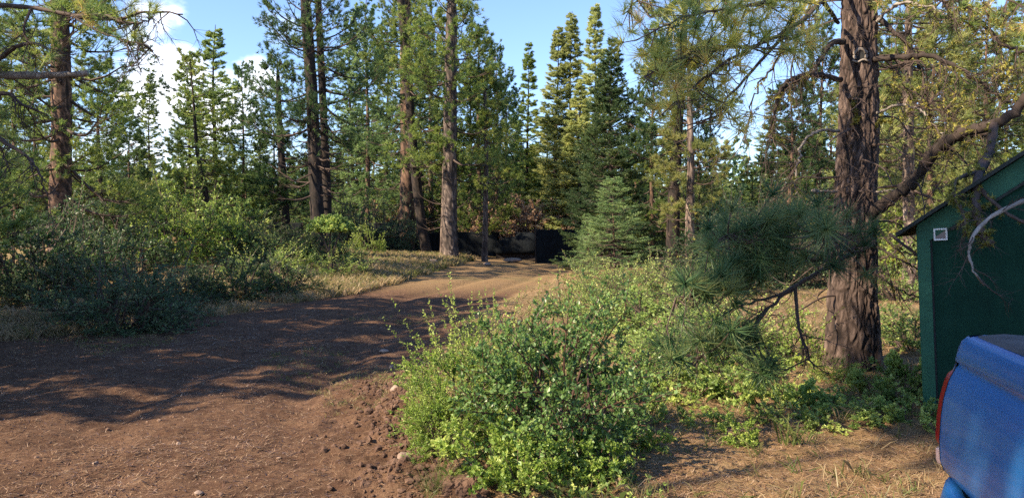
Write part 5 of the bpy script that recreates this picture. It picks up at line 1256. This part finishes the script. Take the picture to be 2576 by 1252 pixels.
def grass(n, fx, h, w, K, seed, name, label, tone=(.3, 1.), lean=.5):
    rs = np.random.RandomState(seed); X, Yv = fx(rs, n); Z_ = H(X, Yv) + micro(X, Yv)
    m = n * K; X = np.repeat(X, K) + rs.randn(m) * .03; Y_ = np.repeat(Yv, K) + rs.randn(m) * .03; Z_ = np.repeat(Z_, K)
    P = np.stack([X, Y_, Z_], -1); D = unit(np.stack([rs.randn(m) * lean, rs.randn(m) * lean, np.ones(m)], -1)); L_ = (h * (.35 + .9 * rs.rand(m)))[:, None]
    dr = np.stack([D[:, 0], D[:, 1], -.25 * np.ones(m)], -1)
    ww = (w * np.maximum(1, Y_ / 9))[:, None]; s_ = unit(np.cross(D, rs.randn(m, 3))) * ww * .5
    A = P; B = P + D * L_ * .6; C_ = P + D * L_ * .85 + unit(dr) * L_ * .2
    V = np.stack([A - s_, A + s_, B + s_ * .7, C_, B - s_ * .7], 1); i = np.arange(m)[:, None] * 5
    tn = np.repeat(tone[0] + (tone[1] - tone[0]) * rs.rand(n), K) + rs.randn(m) * .08
    g = Geo(); g.add(V, np.concatenate([i + 0, i + 1, i + 2, i + 3, i + 4], 1), np.repeat(np.clip(tn, 0, 1), 5))
    return tag(g.build(name, M['grass'], None), label, 'grass', kind='stuff')
verge_l = lambda rs, x, y: (x < xl(y) + .3) & (rs.rand(len(x)) < np.exp(-((x - xl(y)) / 3.5) ** 2)) & (vn(x * .9, y * .9, 41) > -.12)
grass(4200, wide(8, 34, 1.0, keep=verge_l), .30, .007, 9, 1, 'verge_grass', 'dry seeding grass tufts along the left verge of the track', (.35, 1.))
lit_l = lambda rs, x, y: (x < xl(y) + .2) & (x > xl(y) - 5) & (y > 19)
grass(2600, wide(19, 38, 1.0, keep=lit_l), .38, .009, 9, 2, 'sunny_grass', 'taller pale green grass in the sun where the track narrows', (.2, .85))
right = lambda rs, x, y: (x > xr(y) + .15) & ((y > 6.2) | (x < .8) | (rs.rand(len(x)) < .25)) & (rs.rand(len(x)) < .25 + .9 * np.clip(vn(x * 1.1, y * 1.1, 43), 0, 1))
grass(3800, wide(4.2, 34, 1.3, keep=right), .17, .006, 8, 3, 'weeds', 'low green and straw-coloured weeds on the ground right of the track', (.0, .9), .8)
onroad = lambda rs, x, y: (road(x, y) > .6) & (vn(x * .7, y * .7, 45) > .18)
grass(500, wide(5, 16, 1.2, keep=onroad), .07, .005, 6, 4, 'track_grass', 'sparse short grass patches on the middle of the track', (.1, .7), .9)
def clover(rs, x, y): return (x > xr(y) + .1) & (y < 14) & ((y > 6.3) | (x < .9)) & (vn(x * 1.5, y * 1.5, 47) > .0)
def weeds_leaf():
    rs = np.random.RandomState(6); X, Y_ = wide(4.3, 13, 1.3, keep=clover)(rs, 1100); Z_ = H(X, Y_) + micro(X, Y_)
    A = np.stack([X, Y_, Z_ + .005], -1); B = A + np.stack([rs.randn(1100) * .03, rs.randn(1100) * .03, .05 + .07 * rs.rand(1100)], -1)
    g = Geo(); leaves(g, rs, A, B, 9, .04, .024, s0=.1, tone=rs.rand(1100)); tag(g.build('leafy_weeds', M['leaf'], None), 'small leafy weeds spread over the ground right of the track', 'weeds', kind='stuff')
weeds_leaf()
def tuft(px, py, n, h, label, w=.006, tone=(.1, .5), lean=.35):
    p = ground_at(px, py); rs = np.random.RandomState(int(px)); 
    f = lambda r_, k: (p[0] + r_.randn(k) * .04, p[1] + r_.randn(k) * .04)
    o_ = grass(n, f, h, w, 6, int(px), 'grass_tuft', label, tone, lean); o_['kind'] = 'thing'; o_['category'] = 'grass tuft'
tuft(1995, 1120, 9, .30, 'lone tall green grass tuft on the sunny straw ground right of the manzanita', .008, (.1, .4))
tuft(1100, 1235, 26, .26, 'fine pale grass tuft at the bottom beside the bright bush', .003, (.1, .4), .6)
tuft(460, 745, 40, .5, 'feathery pale grass clump at the right foot of the nearest left bush', .006, (.4, .8), .5)
tuft(610, 760, 40, .42, 'feathery grass clump at the foot of the broad dark bush', .006, (.4, .8), .5)
# ================================================================== SKY, SUN
EL, AZ = R(36), (0.88, 0.475)          # light travels towards +x, +y
sd = unit(np.array([AZ[0] * math.cos(EL), AZ[1] * math.cos(EL), -math.sin(EL)]))
sun = bpy.data.lights.new('sun', 'SUN'); sun.energy = 5.0; sun.angle = R(.53); sun.color = (1, .83, .60)
so = bpy.data.objects.new('sun', sun); COL.objects.link(so); so.rotation_euler = Vector(sd).to_track_quat('-Z', 'Y').to_euler(); so.location = (-20, -8, 15)
w = bpy.data.worlds.new('World'); S.world = w; w.use_nodes = True; nt = w.node_tree; nt.nodes.clear(); L = nt.links
sky = nd(nt, 'ShaderNodeTexSky'); sky.sky_type = 'NISHITA'; sky.sun_disc = False; sky.sun_elevation = EL
sky.sun_rotation = math.atan2(-sd[0], -sd[1]); sky.air_density = 1.0; sky.dust_density = .3; sky.ozone_density = 2.2
tc = nd(nt, 'ShaderNodeTexCoord'); G_ = tc.outputs['Generated']
nz = nd(nt, 'ShaderNodeTexNoise', Scale=13, Detail=10, Roughness=.6); mp = nd(nt, 'ShaderNodeMapping'); mp.inputs['Scale'].default_value = (1, 1, 1.6); L.new(G_, mp.inputs[0]); L.new(mp.outputs[0], nz.inputs['Vector'])
nzl = nd(nt, 'ShaderNodeTexNoise', Scale=5, Detail=6, Roughness=.6); mp2 = nd(nt, 'ShaderNodeMapping'); mp2.inputs['Scale'].default_value = (1, 1, 3.5); L.new(G_, mp2.inputs[0]); L.new(mp2.outputs[0], nzl.inputs['Vector'])
acc = None
for (px, py, rp, wgt) in [(400, 235, 80, 1.0), (460, 190, 65, 1.0), (540, 270, 85, .95), (330, 125, 70, .55), (430, 62, 50, .5), (370, 50, 45, .42), (640, 195, 50, .8), (600, 370, 100, .62), (690, 70, 70, .36), (400, 380, 120, .62), (60, 380, 220, .5)]:
    d = unit(np.array(pt(px, py, 10.)) - np.array([0, 0, CAMZ])); rr = math.atan(rp / FOC)
    dp = nd(nt, 'ShaderNodeVectorMath', operation='DOT_PRODUCT'); nrm_ = nd(nt, 'ShaderNodeVectorMath', operation='NORMALIZE'); L.new(G_, nrm_.inputs[0]); L.new(nrm_.outputs[0], dp.inputs[0]); dp.inputs[1].default_value = tuple(d)
    mr = nd(nt, 'ShaderNodeMapRange'); L.new(dp.outputs['Value'], mr.inputs['Value']); mr.inputs['From Min'].default_value = math.cos(rr * 1.7); mr.inputs['From Max'].default_value = math.cos(rr * .35); mr.inputs['To Max'].default_value = wgt
    if acc is None: acc = mr.outputs[0]
    else:
        mx = nd(nt, 'ShaderNodeMath', operation='MAXIMUM'); L.new(acc, mx.inputs[0]); L.new(mr.outputs[0], mx.inputs[1]); acc = mx.outputs[0]
a1 = nd(nt, 'ShaderNodeMath', operation='MULTIPLY_ADD'); L.new(nz.outputs['Fac'], a1.inputs[0]); a1.inputs[1].default_value = 1.5; L.new(acc, a1.inputs[2])
a2 = nd(nt, 'ShaderNodeMath', operation='MULTIPLY_ADD'); L.new(nzl.outputs['Fac'], a2.inputs[0]); a2.inputs[1].default_value = .5; L.new(a1.outputs[0], a2.inputs[2])
cm = ramp(nt, a2.outputs[0], [(0, (0, 0, 0)), (1, (1, 1, 1))])
mr = nd(nt, 'ShaderNodeMapRange'); mr.interpolation_type = 'SMOOTHSTEP'; L.new(a2.outputs[0], mr.inputs['Value']); mr.inputs['From Min'].default_value = 1.36; mr.inputs['From Max'].default_value = 1.92; mr.inputs['To Max'].default_value = .97
mxc = nd(nt, 'ShaderNodeMix', data_type='RGBA'); L.new(mr.outputs[0], mxc.inputs['Factor']); tint = nd(nt, 'ShaderNodeMix', data_type='RGBA', blend_type='MULTIPLY'); tint.inputs['Factor'].default_value = 1; L.new(sky.outputs[0], tint.inputs['A']); tint.inputs['B'].default_value = (.90, .96, 1.14, 1); L.new(tint.outputs['Result'], mxc.inputs['A']); mxc.inputs['B'].default_value = (8.2, 8.4, 9.0, 1)
bg = nd(nt, 'ShaderNodeBackground', Strength=.10); L.new(mxc.outputs['Result'], bg.inputs[0])
wo = nd(nt, 'ShaderNodeOutputWorld'); L.new(bg.outputs[0], wo.inputs[0])
S.view_settings.view_transform = 'Standard'; S.view_settings.look = 'None'; S.view_settings.exposure = 1.46; S.view_settings.gamma = 1
S.cycles.max_bounces = 6; S.cycles.diffuse_bounces = 3; S.cycles.glossy_bounces = 2; S.cycles.transmission_bounces = 3; S.cycles.transparent_max_bounces = 4
S.cycles.use_denoising = False; S.cycles.denoiser = 'OPENIMAGEDENOISE'; S.cycles.denoising_input_passes = 'RGB_ALBEDO_NORMAL'
S.cycles.caustics_reflective = False; S.cycles.caustics_refractive = False
